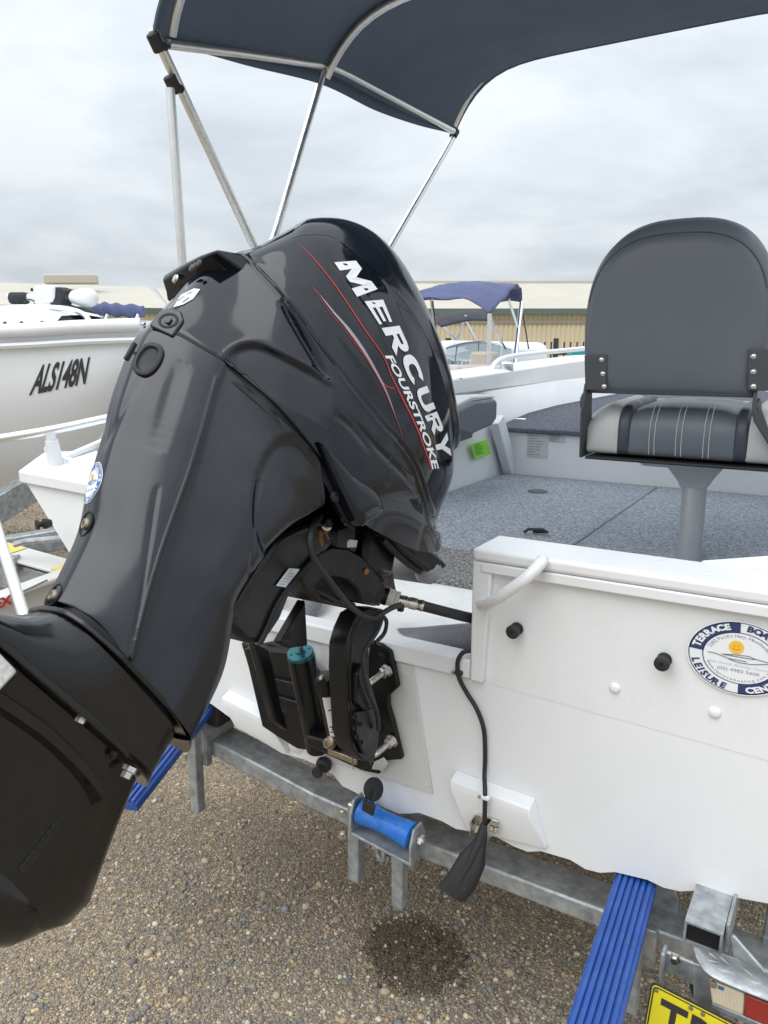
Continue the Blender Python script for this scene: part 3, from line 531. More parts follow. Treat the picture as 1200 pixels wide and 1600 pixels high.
q = MB(); q.grid(G); o = q.build('canopy', CANVAS_BLUE, b4, 60); sm_ = o.modifiers.new('cloth', 'SOLIDIFY'); sm_.thickness = .01
for P0, P1, r in (((765, 490, 6.8), (764, 582, 6.9), .02), ((815, 472, 8.4), (803, 580, 8.0), .024), ((795, 468, 7.2), (808, 510, 7.6), .014), ((764, 492, 6.8), (783, 536, 7.2), .014), ((674, 468, 7.0), (681, 520, 7.2), .016)):
    q = MB(); q.tube([K(*P0), K(*P1)], r, 8); q.build('canopy_pole', ALU, b4)
for P0, P1 in (((766, 500, 6.9), (790, 545, 7.3)), ((817, 490, 8.3), (826, 545, 8.2)), ((676, 470, 7.0), (684, 540, 7.1))):
    q = MB(); q.tube([K(*P0), K(*P1)], .008, 6); q.build('canopy_strap', FENCE, b4)
h0 = K(690, 585, 7.0); q = MB(); rr = [[K(u, 572, d), dn(K(u, 572, d), .5), dn(K(u, 572, d+1.6), .5), K(u, 566, d+1.6)] for u, d in ((600, 6.9), (700, 7.0), (800, 7.2), (860, 7.6))]; q.loft(rr); q.build('hull', FAR_WHITE, b4, None)
G = np.array([[K(692+i*18, 578-2*math.sin(i*.5), 7.6+.05*i), K(697+i*17, 545-10*math.sin(i/6*math.pi), 7.9)] for i in range(7)])
q = MB(); q.grid(G); o = q.build('windscreen', ACRYL, b4, 60); sm_ = o.modifiers.new('thick', 'SOLIDIFY'); sm_.thickness = .006
q = MB(); q.tube(spl(G[:, 1], 20), .014, 8); q.build('windscreen_frame', ALU, b4)
for i in (1, 3, 5): q = MB(); q.tube([G[i, 0], G[i, 1]], .009, 6); q.build('windscreen_post', ALU, b4)
for (u, v, wd_, h_) in ((756, 568, .24, .22), (747, 583, .42, .16), (700, 590, .25, .2)):
    q = MB(); q.box(K(u, v, 7.1), (wd_, .12, h_)); q.build('seat_cushion', SKIN_BEIGE, b4, bevel=.03)
b5 = bimini_boat('black_canopy_boat', 'boat under a small black canopy farther off, left of the blue one', U(715, 540, d=10.5), CANVAS_BLK, FAR_WHITE, False)
Q5 = lambda u, v, d=10: U(u, v, d=d)
G = np.array([[Q5(672, 494, 9.6), Q5(700, 489, 9.7), Q5(730, 484, 9.8), Q5(765, 487, 9.9)], [Q5(676, 500, 9.3), Q5(705, 492, 9.4), Q5(735, 488, 9.5), Q5(765, 492, 9.6)], [Q5(690, 510, 9.0), Q5(710, 505, 9.1), Q5(735, 500, 9.2), Q5(766, 500, 9.3)]])
q = MB(); q.grid(np.transpose(spl(np.transpose(spl(G, 8), (1, 0, 2)), 14), (1, 0, 2))); o = q.build('canopy', CANVAS_BLK, b5, 60); o.modifiers.new('cloth', 'SOLIDIFY').thickness = .012
for P0, P1 in (((728, 493, 9.3), (712, 533, 9.5)), ((728, 500, 9.3), (750, 545, 9.5)), ((692, 508, 9.1), (716, 533, 9.4)), ((680, 505, 9.1), (683, 545, 9.3))): q = MB(); q.tube([Q5(*P0), Q5(*P1)], .014, 6); q.build('canopy_pole', ALU, b5)
q = MB(); q.bar(Q5(650, 590, 9.6), Q5(800, 590, 10.2), 1.6, .9); q.build('hull', FAR_WHITE, b5, bevel=.1)
# teal striped boat just showing past the seat
b6 = thing('teal_striped_boat', 'boat with a teal stripe showing left of the grey seat back', 'boat', tuple(U(905, 560, d=8)*np.array([1, 1, 0])))
q = MB(); q.bar(U(890, 553, d=8.2), U(985, 544, d=8.2), .25, .05); q.build('teal_stripe', TEAL_PAINT, b6, bevel=.01)
rr = [[U(u, 556-v_, d=8.4), dn(U(u, 556-v_, d=8.4), .6), dn(U(u, 556-v_, d=9.8), .6), U(u, 556-v_, d=9.8)] for u, v_ in ((893, -1), (1000, 8), (1120, 18))]; q = MB(); q.loft(rr); q.build('hull', FAR_WHITE, b6, None)
# ============================================================ the white boat
boat = thing('fishing_boat', 'white alloy fishing boat with carpeted deck carrying the big black outboard', 'boat', (0.0, 1.5, 0.5))
PORT = -0.93; STB = 0.98
bot = [(-.93, .70), (-.86, .645), (-.70, .625), (-.549, .615), (-.47, .588), (-.40, .560), (-.317, .541), (-.25, .545), (-.20, .540), (-.161, .530), (-.135, .508), (-.116, .506), (-.06, .497), (-.018, .490), (.02, .488), (.05, .498), (.074, .508), (.13, .507), (.165, .500), (.20, .506), (.26, .514), (.30, .506), (.33, .505), (.359, .517), (.42, .520), (.452, .511), (.48, .514), (.509, .527), (.57, .534), (.60, .529), (.63, .533), (.66, .547), (.776, .568), (.90, .60), (.98, .69)]
CT = 0.905     # top of the cut-down middle
pl = bot + [(.98, 1.135), (.205, 1.135), (.205, CT-.03), (-.42, CT-.03), (-.42, 1.135), (-.93, 1.135)]
q = MB(); q.prism([(x, 0, z) for x, z in pl], (0, .006, 0)); q.build('transom', WHITE, boat, None, fix=True)
# hull skin running forward from the transom edge
def prof_at(y):
    k = max(0, 1-max(0, (y-1.5)/3.4)**2.2) if y < 4.9 else 0.0
    lift = .26*max(0, (y-1.2)/3.7)**2
    side = [(PORT, 1.20), (PORT, .95)] + bot + [(STB, .95), (STB, 1.20)]
    sh = .17*max(0, y/4.0)
    return [(x*max(k, .02)+(.0 if k > .02 else 0), y, z + lift*(1.25-z)/.7*1.0 + (sh if z > 1.1 else sh*.5 if z > .9 else 0)) for x, z in side]
rings = np.array([prof_at(y) for y in (0.006, .8, 1.6, 2.4, 3.2, 4.0, 4.5, 4.88)]); q = MB(); q.grid(rings); o = q.build('hull', WHITE, boat, 40); o.modifiers.new('plate', 'SOLIDIFY').thickness = .004
# capping rail of the high starboard corner: folded box section
q = MB(); q.box((.59, .048, 1.1305), (.79, .132, .026)); q.build('transom_cap', WHITE, boat, bevel=.008, bseg=4)
q = MB(); q.prism([(.214, -.018, 1.117), (.985, -.018, 1.117), (.985, -.018, 1.096), (.27, -.018, 1.096), (.214, -.018, 1.096)], (0, .016, 0)); q.build('cap_lip', WHITE, boat, bevel=.003)
q = MB(); q.prism([(.196, -.016, 1.117), (.238, -.016, 1.117), (.224, -.016, .862), (.196, -.016, .862)], (0, .13, 0)); q.build('corner_post', WHITE, boat, bevel=.004, bseg=3)
q = MB(); q.prism([(.226, -.0008, 1.096), (.98, -.0008, 1.096), (.98, -.0008, .83), (.226, -.0008, .858)], (0, .0008, 0)); q.build('doubler_sheet', WHITE, boat, None)
q = MB(); q.box((-.68, .048, 1.1305), (.52, .132, .026)); q.build('transom_cap', WHITE, boat, bevel=.005)
q = MB(); q.box((-.42, .05, 1.0), (.04, .13, .24)); q.build('corner_post', WHITE, boat, bevel=.004)
q = MB(); q.prism([(-.44, -.012, CT), (.194, -.012, CT), (.194, -.012, CT-.043), (-.44, -.012, CT-.043)], (0, .05, 0)); q.build('cutout_cap', WHITE, boat, bevel=.005, bseg=3)
# white starboard gunwale and knee
sd_ = [(.60, .1145, 1.1450), (.80, .1145, 1.1500), (.98, .1145, 1.1555), (.98, 3.2, 1.33), (.82, 3.2, 1.33), (.82, .26, 1.162)]
q = MB(); q.prism([(x, y, z-.010) for x, y, z in sd_], (0, 0, .010)); q.build('starboard_side_deck', WHITE, boat, bevel=.002)
# engine pad
q = MB(); q.prism([(x, -.0045, z) for x, z in ((-.19, .862), (.055, .858), (.109, .568), (-.198, .562))], (0, .004, 0)); q.build('engine_pad', PAD, boat, bevel=.0015)
for x, z in ((.045, .835), (.098, .585)): q = MB(); q.lathe((x-.006, -.0045, z), (0, -1, 0), [(0, .004), (.002, .0035)], 10); q.build('pad_rivet', PAD, boat)
# grab handle
q = MB(); hp = spl([U(848, 874, y=-.018), U(843, 882, y=-.04), U(820, 905, y=-.062), U(785, 930, y=-.058), U(762, 943, y=-.035), U(752, 944, y=-.012)], 24); q.tube(hp, .0115, 14); q.build('grab_handle', WHITE, boat, 60)
# bungs and domes
for (u, v) in ((809, 981), (1039, 1029)):
    q = MB(); q.lathe(U(u, v, y=-.004), (0, -1, 0), [(0, .011), (.004, .013), (.007, .013), (.008, .0095), (.020, .0095), (.021, .0135), (.029, .0135), (.031, .011), (.0312, .004), (.028, .003)], 22); q.build('rubber_bung', BLACK_RUB, boat)
for (u, v) in ((961, 1075), (1117, 1113)):
    q = MB(); q.lathe(U(u, v, y=0), (0, -1, 0), [(0, .0105), (.003, .0102), (.0055, .008), (.0068, .004), (.007, 0)], 20); q.build('dome_cap', WHITE, boat, 80)
# trim tab wedges
for pts, x1 in ((((.162, .630), (.341, .622), (.372, .533), (.194, .515)), 0), (((-.483, .661), (-.318, .634), (-.290, .552), (-.455, .577)), 1)):
    (xa, za), (xb, zb), (xc, zc), (xd, zd) = pts; q = MB()
    r0 = [(xa, 0, za+.012), (xa, -.030, za+.002), (xa+.002, -.034, za-.016), (xd, -.012, zd), (xd, 0, zd+.004)]; r1 = [(xb, 0, zb+.012), (xb, -.030, zb+.002), (xb+.002, -.034, zb-.016), (xc, -.012, zc), (xc, 0, zc+.004)]
    q.loft([r0, r1]); q.build('spray_wedge', WHITE, boat, bevel=.0025)
q = MB(); q.lathe(U(462, 1162, y=0), (0, -1, 0), [(0, .023), (.004, .023), (.006, .019), (.009, .013), (.0095, .005), (.004, .003)], 24); q.build('drain_cap', WHITE, boat)
q = MB(); q.lathe(U(510, 1190, y=-.004), (.1, -1, -.12), [(0, .014), (.01, .02), (.02, .018), (.024, .010), (.04, .010), (.042, .014), (.05, .012)], 16); q.build('drain_plug', BLACK_RUB, boat)
# shop sticker: round, TERRACE BOATING LEISURE CENTRE
sc = np.array([.690, -.0052, 1.0135]); ex = np.array([1., 0, 0]); ez = np.array([0, 0, .78]); RO = .082; RI = .0585
off = lambda k: np.array([0, -.0003*k, 0])
q = MB(); ring_sector(q, sc, ex, ez, .0001, RO+.0025, 0, 360, 64); stk = q.build('shop_sticker', STICK_W, boat, None, fix=False)
q = MB(); ring_sector(q, sc+off(1), ex, ez, RI, RO, 270+4, 360-2); ring_sector(q, sc+off(1), ex, ez, RI, RO, 90+4, 180-2)
ring_sector(q, sc+off(1), ex, ez, RO-.0018, RO, 0, 360, 64); ring_sector(q, sc+off(1), ex, ez, RI-.0012, RI+.0006, 0, 360, 64); q.build('sticker_ring', STICK_N, stk, None, fix=False)
rl = RI+.0065
q = MB(); arc_text(q, 'TERRACE', sc+off(2), ex, ez, rl, -80, -14, .0125, bold=.05); q.build('white_lettering', STICK_W, stk, None, fix=False); q = MB(); arc_text(q, 'CENTRE', sc+off(2), ex, ez, rl, 168, 112, .0125, inside=True, bold=.05); q.build('white_lettering', STICK_W, stk, None, fix=False)
q = MB(); arc_text(q, 'BOATING &', sc+off(2), ex, ez, rl, 6, 84, .0125, bold=.05); q.build('navy_lettering', STICK_N, stk, None, fix=False); q = MB(); arc_text(q, 'LEISURE', sc+off(2), ex, ez, rl, 258, 192, .0125, inside=True, bold=.05); q.build('navy_lettering', STICK_N, stk, None, fix=False)
q = MB(); arc_text(q, '2382 Pacific Hwy, Heatherbrae', sc+off(2), ex, ez, RI-.011, -72, 72, .0068, bold=.0); q.build('small_print', INK_GREY, stk, None, fix=False); q = MB(); arc_text(q, 'www.terraceboating.com.au', sc+off(2), ex, ez, RI-.011, 252, 108, .0062, inside=True, bold=.0); q.build('small_print', INK_GREY, stk, None, fix=False); q = MB()
flat_text(q, '(02) 4983 5600', sc+off(2)+np.array([0, 0, -.025]), ex, ez, .0072, .0, width=.066, center=True); q.build('small_print', INK_GREY, stk, None, fix=False)
q = MB(); flat_text(q, 'The Family Boating Centre', sc+off(2)+np.array([0, 0, -.0150]), ex, ez, .0058, -.005, shear=.5, width=.094, center=True); q.build('script_lettering', INK_PALE, stk, None, fix=False)
q = MB(); s_c = sc+off(2)+np.array([-.006, 0, .019]); A = np.linspace(0, 2*math.pi, 49)[:-1]; rr = np.where(np.arange(48) % 2 == 0, .0125, .0108); q.add([s_c]+[s_c+np.array([math.cos(a)*r, 0, math.sin(a)*r]) for a, r in zip(A, rr)], [(0, i+1, (i+1) % 48+1) for i in range(48)]); q.build('sun_emblem', STICK_Y, stk, None, fix=False)
q = MB(); bl = [[(-.050, .003), (-.038, .0025), (-.02, -.003), (-.012, -.004), (.012, -.004)], [(-.028, .003), (-.012, .0065), (.014, .009), (.022, .006), (.052, .001)], [(-.026, .003), (.024, .004)], [(-.016, -.0055), (.0, -.009), (.02, -.008), (.052, .001)]]
for p_ in bl: q.tube([sc+off(2)+np.array([x, 0, z]) for x, z in [(x_, z_*.8) for x_, z_ in p_]], .00055, 4)
ring_sector(q, s_c+off(1), ex, ez, .0052, .0060, 110, 250, 16); q.tube([s_c+off(1)+np.array([-.0035, 0, .0028]), s_c+off(1)+np.array([-.002, 0, .0028])], .0006, 4); q.tube([s_c+off(1)+np.array([.002, 0, .0028]), s_c+off(1)+np.array([.0035, 0, .0028])], .0006, 4)
q.build('boat_drawing', STICK_K, stk, None, fix=False)
# splash well and deck
DK = .885; YF = 2.42
q = MB(); q.prism([(-.44, .038, CT-.06), (.20, .038, CT-.06), (.70, .12, CT-.06), (.70, .60, CT-.06), (-.72, .60, CT-.06), (-.72, .12, CT-.06)], (0, 0, .02)); q.build('splash_well', WHITE_WELL, boat, None)
def deck_panel(x0, x1, y0, y1, m):
    q = MB(); q.prism([(x0+.002, y0+.002, DK-.05), (x1-.002, y0+.002, DK-.05), (x1-.002, y1-.002, DK-.05), (x0+.002, y1-.002, DK-.05)], (0, 0, .05)); return q.build('deck_panel', m, boat, bevel=.008, bseg=3)
deck_panel(-.74, .90, .53, .86, CARPET2)
xs_ = .060
deck_panel(-.74, xs_, .86, YF, CARPET); deck_panel(xs_, .90, .86, YF, CARPET)
for (u, v) in ((838, 836),):
    c = U(u, v, z=DK+.002); q = MB(); q.tube([c+np.array([-.045, 0, .004]), c+np.array([-.03, .0, .018]), c+np.array([.02, .01, .02]), c+np.array([.035, .012, .012]), c+np.array([.02, .03, .008]), c+np.array([-.02, .02, .006])], .0055, 8); q.build('deck_latch', BLACK_RUB, boat)
c = U(840, 768, z=DK+.001); q = MB(); q.lathe(c, (0, 0, 1), [(0, .045), (.003, .045), (.005, .040), (.003, .03), (.0031, 0)], 24); q.build('deck_fitting', GREY_PLASTIC, boat)
# side linings, ribs, port gunwale
q = MB(); q.prism([(-.745, .53, DK-.03), (-.745, YF, DK-.03), (-.775, YF, 1.18), (-.775, .3, 1.16), (-.745, .3, DK-.03)], (-.012, 0, 0)); q.build('port_lining', WHITE_IN, boat, None)
q = MB(); q.prism([(.86, .12, DK-.03), (.86, YF, DK-.03), (.87, YF, 1.20), (.87, .12, 1.15)], (.012, 0, 0)); q.build('starboard_lining', WHITE_IN, boat, None)
a, b_ = U(800, 744, x=-.70), U(776, 655, x=-.73); q = MB(); q.bar(a, b_, .085, .05, up=(1, 0, 0)); q.build('side_rib', WHITE_IN, boat, bevel=.006)
gx = -.86; p1, p2 = U(700, 594, x=gx), U(916, 562, x=gx); p3, p4 = U(700, 618, x=gx), U(917, 590, x=gx)
dy = (p2-p1)/np.linalg.norm(p2-p1); pb = p1-dy*1.75; pe = p2+dy*.9; pb3 = p3-(p4-p3)/np.linalg.norm(p4-p3)*1.75; pe4 = p4+(p4-p3)/np.linalg.norm(p4-p3)*.9
pe[0] += .30; pe4[0] += .30
q = MB(); q.loft([[p, pp, pp+np.array([-.02, 0, 0]), p+np.array([-.13, 0, .015]), p+np.array([-.13, 0, .03])] for p, pp in ((pb, pb3), (p1, p3), (p2, p4), (pe, pe4))]); q.build('port_gunwale', WHITE, boat, bevel=.008)
q = MB(); q.loft([[p+np.array([-.02, 0, .01]), p+np.array([-.16, 0, -.45])] for p in (pb3, p3, p4, pe4)], closed=False); q.build('port_side_sheet', WHITE_IN, boat, None)
c = U(707, 591, x=gx-.05); q = MB(); q.lathe(c+np.array([0, 0, -.005]), (0, 0, 1), [(0, .05), (.006, .05), (.008, .03)], 18); q.build('rod_holder', BLACK_RUB, boat)
c = U(788, 579, x=gx-.05); q = MB(); q.lathe(c+np.array([0, 0, -.01]), (0, 0, 1), [(0, .045), (.01, .05), (.05, .05), (.06, .035), (.062, .0)], 20); q.build('filler_cap', ALU, boat)
rp = [U(768, 590, x=-.93), U(772, 571, x=-.93), U(788, 560, x=-.93), U(830, 553, x=-.92), U(916, 544, x=-.90), U(975, 537, x=-.80)]; q = MB(); q.tube(spl(rp, 24), .016, 10); q.build('bow_rail', WHITE, boat, 60)
# forward bulkhead and casting deck
zt = U(790, 668, y=YF)[2]
q = MB(); q.prism([(-.80, YF, DK-.04), (.90, YF, DK-.04), (.90, YF, zt-.02), (-.80, YF, zt-.02)], (0, .012, 0)); q.build('bulkhead', WHITE_IN, boat, None)
q = MB(); q.prism([(-.78, YF-.02, zt-.022), (.90, YF-.02, zt-.022), (.80, 3.4, zt+.06), (.3, 4.2, zt+.12), (-.3, 4.2, zt+.12), (-.80, 3.4, zt+.06)], (0, 0, .025)); q.build('casting_deck', CARPET_DK, boat, bevel=.006)
for pts in ([(745, 660), (770, 656)], [(900, 641), (915, 638)]):
    pass
for (u, v) in ((812, 657), (899, 643)): q = MB(); q.box(U(u, v, z=zt+.018)+np.array([0, 0, .006]), (.07, .02, .012)); q.build('hatch_hinge', ALU, boat, bevel=.003)
for (u0, v0, u1, v1) in ((824, 672, 855, 716), (857, 672, 883, 692)):
    a, b_ = U(u0, v0, y=YF-.002), U(u1, v1, y=YF-.002); q = MB(); q.box(((a[0]+b_[0])/2, YF-.0015, (a[2]+b_[2])/2), (b_[0]-a[0], .002, a[2]-b_[2])); lab = q.build('info_label', mat('label_grey', (.50, .52, .54), .5, vs_=90, var=.12), boat, None)
    q = MB(); 
    for i in range(9):
        z = a[2]-(i+1)*(a[2]-b_[2])/10; wv = rng.uniform(.35, .9); q.box((a[0]+(b_[0]-a[0])*(.06+wv/2), YF-.003, z), ((b_[0]-a[0])*wv, .001, .0035))
    q.build('printed_lines', INK_GREY, lab, None)
a = U(729, 697, x=-.7445); b_ = U(765, 686, x=-.7445); c = U(763, 711, x=-.7445); d_ = U(733, 718, x=-.7445)
gs = [U(731, 694, x=-.753), U(756, 686, x=-.753), U(762, 709, x=-.753), U(737, 717, x=-.753)]
q = MB(); q.prism([p+np.array([.018, 0, 0]) for p in gs], (-.002, 0, 0)); gl = q.build('green_label', GREEN, boat, None)
q = MB()
for i in range(5):
    t0 = .15+.15*i; p0 = gs[0]+(gs[3]-gs[0])*t0+(gs[1]-gs[0])*.12; p1 = gs[0]+(gs[3]-gs[0])*t0+(gs[1]-gs[0])*(.5+.07*(i % 3)); q.bar(p0+np.array([.0195, 0, 0]), p1+np.array([.0195, 0, 0]), .001, .006)
q.build('printed_lines', mat('dark_green_print', (.10, .30, .03), .5), gl, None)
# folded quarter seat
qs = thing('quarter_seat', 'small grey padded quarter seat above the lime sticker', 'seat', tuple(U(742, 690, x=-.68)))
face = [U(700, 645, x=-.64), U(714, 641, x=-.64), U(740, 628, x=-.64), U(774, 623, x=-.64), U(778, 627, x=-.64), U(777, 655, x=-.64), U(770, 665, x=-.64), U(735, 681, x=-.64), U(712, 672, x=-.64), U(698, 668, x=-.64)]
q = MB(); q.prism(face, (-.11, 0, .008)); q.build('cushion', VINYL, qs, bevel=.016, bseg=4)
ft_ = [U(704, 640, x=-.655), U(714, 632, x=-.655), U(738, 620, x=-.655), U(770, 618, x=-.655), U(776, 621, x=-.655), U(740, 627, x=-.655), U(714, 640, x=-.655)]
q = MB(); q.prism(ft_, (-.10, 0, .004)); q.build('top_panel', VINYL_LT, qs, bevel=.006)
bk = [U(698, 668, x=-.645), U(716, 668, x=-.645), U(740, 676, x=-.645), U(738, 684, x=-.645), U(700, 697, x=-.645)]
q = MB(); q.prism(bk, (-.08, 0, 0)); q.build('hinge_base', GREY_PLASTIC, qs, bevel=.005)

# ============================================================ pedestal seat
ST0 = U(1076, 872, z=DK); sy = ST0[1]
seat = thing('pedestal_seat', 'grey padded pedestal seat on the deck with light and dark cushion', 'seat', tuple(ST0))
sx0 = ST0[0]
q = MB(); q.lathe(ST0, (0, 0, 1), [(-.02, .036), (.40, .036)], 24); q.build('pedestal_post', mat('grey_alloy', (.55, .57, .59), .35, metal=.7, var=.05), seat)
yb = sy-.14      # plane of the seat's rear
zc = U(1060, 722, y=yb)[2]; cx = U(1062, 700, y=yb)[0]
q = MB(); za = zc-.005; zb_ = U(1078, 765, y=sy-.05)[2]
q.loft([[(cx-.13, sy-.12, za), (cx+.13, sy-.12, za), (cx+.13, sy+.12, za), (cx-.13, sy+.12, za)], [(cx-.11, sy-.10, za-.02), (cx+.11, sy-.10, za-.02), (cx+.11, sy+.1, za-.02), (cx-.11, sy+.1, za-.02)], [(sx0-.075, sy-.06, zb_+.065), (sx0+.075, sy-.06, zb_+.065), (sx0+.075, sy+.06, zb_+.065), (sx0-.075, sy+.06, zb_+.065)], [(sx0-.045, sy-.04, zb_+.02), (sx0+.045, sy-.04, zb_+.02), (sx0+.045, sy+.04, zb_+.02), (sx0-.045, sy+.04, zb_+.02)], [(sx0-.036, sy-.036, zb_-.0), (sx0+.036, sy-.036, zb_-.0), (sx0+.036, sy+.036, zb_-.0), (sx0-.036, sy+.036, zb_-.0)]]); q.build('swivel_bracket', mat('grey_bracket', (.52, .54, .56), .4, metal=.5, var=.05), seat, bevel=.005)
# cushion: five upholstered panels across its rear roll
hw = .272
def roll(x0, x1, ztop, name, m, bulge=.02, back=.40, dz=0.0, n=8, rows=None):
    G = []
    for i in range(n+1):
        t = i/n; x = x0+(x1-x0)*t; e = 1-(2*t-1)**4*.6; zt_ = ztop(x) + bulge*(e-.4); z0 = zc+.008
        G.append([(x, yb+.02, z0), (x, yb-.002, z0+.01), (x, yb-.012*e, z0+(zt_-z0)*.35), (x, yb-.006*e, z0+(zt_-z0)*.66), (x, yb+.02, z0+(zt_-z0)*.88), (x, yb+.06, zt_), (x, yb+.2, zt_+.004), (x, yb+back, zt_-.006), (x, yb+back+.02, z0)])
    G = spl(np.transpose(np.array(G), (1, 0, 2)), 26); q = MB(); q.loft([list(G[:, j]) for j in range(n+1)], closed=True, cap=True); return q.build(name, m, seat, 50)
H = U(1060, 640, y=yb+.06)[2]
topc = lambda x: H - .002
tops = lambda x: H + .006
roll(cx-.146, cx+.146, topc, 'centre_cushion', VINYL, .026)
for s in (-1, 1):
    a, b_ = (cx+s*.180, cx+s*.144); roll(min(a, b_), max(a, b_), tops, 'inner_bolster', VINYL_DK, .016)
    a, b_ = (cx+s*hw, cx+s*.177); roll(min(a, b_), max(a, b_), lambda x: H+.004-.45*max(0, abs(x-cx)-.215), 'outer_bolster', VINYL_LT, .018)
q = MB(); q.prism([(cx-hw, yb-.02, zc-.008), (cx+hw, yb-.02, zc-.008), (cx+hw, yb+.42, zc-.008), (cx-hw, yb+.42, zc-.008)], (0, 0, .009)); q.build('seat_base', BLACK_RUB, seat, bevel=.004)
for k in (-.085, -.07, -.01, .005, .065, .08):
    z0 = zc+.012; pts = []
    for t in np.linspace(0, 1, 16):
        zt_ = H+.014; y = np.interp(t, [0, .3, .6, .8, 1], [yb-.006, yb-.0155, yb-.009, yb+.018, yb+.055]); z = np.interp(t, [0, .3, .6, .8, 1], [z0+.006, z0+(zt_-z0)*.35, z0+(zt_-z0)*.66, z0+(zt_-z0)*.89, zt_+.003]); pts.append((cx+k, y, z))
    q = MB()
    for i in range(0, 46):
        t0, t1 = i/46, (i+.6)/46; P = np.array(pts); f = lambda t: np.array([np.interp(t*15, range(16), P[:, c]) for c in range(3)]); q.tube([f(t0), f(t1)], .0011, 4)
    q.build('stitch_line', STICK_W, seat, None, fix=False)['kind'] = 'stuff'
# head-of-cushion back rolls seen under the backrest
zr = U(1060, 632, y=yb+.40)[2]
for x0, x1, m in ((cx-.20, cx-.085, VINYL_LT), (cx-.083, cx+.083, VINYL_DK), (cx+.085, cx+.20, VINYL_LT)):
    q = MB(); q.box(((x0+x1)/2, yb+.36, zr-.03), (x1-x0, .10, .10)); q.build('front_roll', m, seat, bevel=.03, bseg=4)
# backrest: a thick padded tombstone, leaning aft a little
yk = yb-.055; zb0 = U(1060, 619, y=yk)[2]; ztp = U(1075, 336, y=yk+.04)[2]; HB = ztp-zb0
bx = (U(912, 480, y=yk)[0]+U(1207, 480, y=yk)[0])/2; BW = (U(1207, 480, y=yk)[0]-U(912, 480, y=yk)[0])/2
def tomb(scale_in, y, dz=0.0):
    P = []; W_ = BW-scale_in; n = 40
    for i in range(n+1):
        a = math.pi*i/n; c, s = math.cos(a), math.sin(a); P.append((bx+W_*math.copysign(abs(c)**.72, c), y+.10*0, zb0+HB*.40+(HB*.60-scale_in)*abs(s)**.80))
    W2 = BW*.925-scale_in
    P += [(bx-W_*.995, y, zb0+HB*.30), (bx-W_*.975, y, zb0+HB*.18), (bx-W2*1.0, y, zb0+HB*.06+scale_in), (bx-W2*.985, y, zb0+scale_in*.8), (bx-W2*.5, y, zb0+scale_in*.7), (bx, y, zb0+scale_in*.7), (bx+W2*.5, y, zb0+scale_in*.7), (bx+W2*.985, y, zb0+scale_in*.8), (bx+W2, y, zb0+HB*.06+scale_in), (bx+W_*.975, y, zb0+HB*.18), (bx+W_*.995, y, zb0+HB*.30)]
    return [np.array(p) for p in P]
def tombk(si, y, k=1.0, dtop=0.0):
    P = np.array(tomb(si, y)); c_ = np.array([bx, y, zb0+HB*.5]); P = c_+(P-c_)*np.array([k, 1, k]); P[:, 2] -= dtop*np.clip((P[:, 2]-zb0)/HB, 0, 1)**1.5; return list(P)
q = MB(); q.loft([tombk(.012, yk-.016, .02, .04), tombk(.012, yk-.016, .4, .04), tombk(.012, yk-.015, .7, .04), tombk(.012, yk-.012, .86, .04), tombk(.012, yk-.007, .94, .04), tombk(.012, yk+.000, .98, .04), tombk(.010, yk+.008, 1.0, .04)]); q.build('backrest_panel', VINYL, seat, 60)
q = MB(); q.loft([tombk(.010, yk+.006, 1.0, .042), tombk(.004, yk+.012, 1.0, .036), tombk(.0, yk+.030, 1.0, .018), tombk(.0, yk+.06, 1.0, .004), tombk(.0, yk+.10, 1.0, .0), tombk(.010, yk+.13, 1.0, .0), tombk(.03, yk+.15, .95, 0), tombk(.03, yk+.158, .8, 0), tombk(.03, yk+.16, .4, 0), tombk(.03, yk+.16, .02, 0)]); q.build('backrest_cushion', VINYL, seat, 60)
q = MB(); q.tube(tombk(.009, yk+.0065, 1.0, .041)[4:38], .0016, 6); q.build('piping', VINYL_DK, seat, 60)
for (uu, vv, s) in (((914, 946), (555, 610), -1), ((1169, 1215), (546, 611), 1)):
    a, b_ = U(uu[0], vv[0], y=yk-.012), U(uu[1], vv[1], y=yk-.012)
    q = MB(); q.prism([(a[0], yk-.020, a[2]), (b_[0], yk-.020, a[2]+.003), (b_[0]+.004, yk-.020, b_[2]), (a[0]+.008, yk-.020, b_[2])], (0, .012, 0)); hp_ = q.build('hinge_plate', GREY_PLASTIC, seat, bevel=.003)
    for i, v in enumerate((562, 584, 604) if s < 0 else (557, 581, 604)):
        c = U((940+i*2) if s < 0 else 1177, v, y=yk-.02); q = MB(); q.lathe(c, (0, -1, 0), [(0, .0085), (.002, .008), (.0045, .005), (.005, .0)], 14); q.build('screw', STEEL, hp_)
for s, u0 in ((-1, 925), (1, 1213)):
    xa = bx+s*BW*.90
    a = U(922 if s < 0 else 1214, 612, y=yk); q = MB(); q.prism([(xa, yk-.005, zb0+.03), (xa, yk+.05, zb0+.03), (xa, yk+.055, zb0-.05), (cx+s*(hw+.008), yb+.10, zc-.005), (cx+s*(hw+.008), yb-.02, zc-.005), (xa+s*.006, yk-.012, zb0-.06), (xa, yk-.016, zb0-.02)], (s*.010, 0, 0)); q.build('hinge_arm', GREY_PLASTIC, seat, bevel=.003)
    q = MB(); q.lathe((xa+s*.011, yk+.015, zb0-.025), (s, 0, 0), [(0, .026), (.006, .026), (.01, .018)], 20); q.build('hinge_knuckle', GREY_PLASTIC, seat)

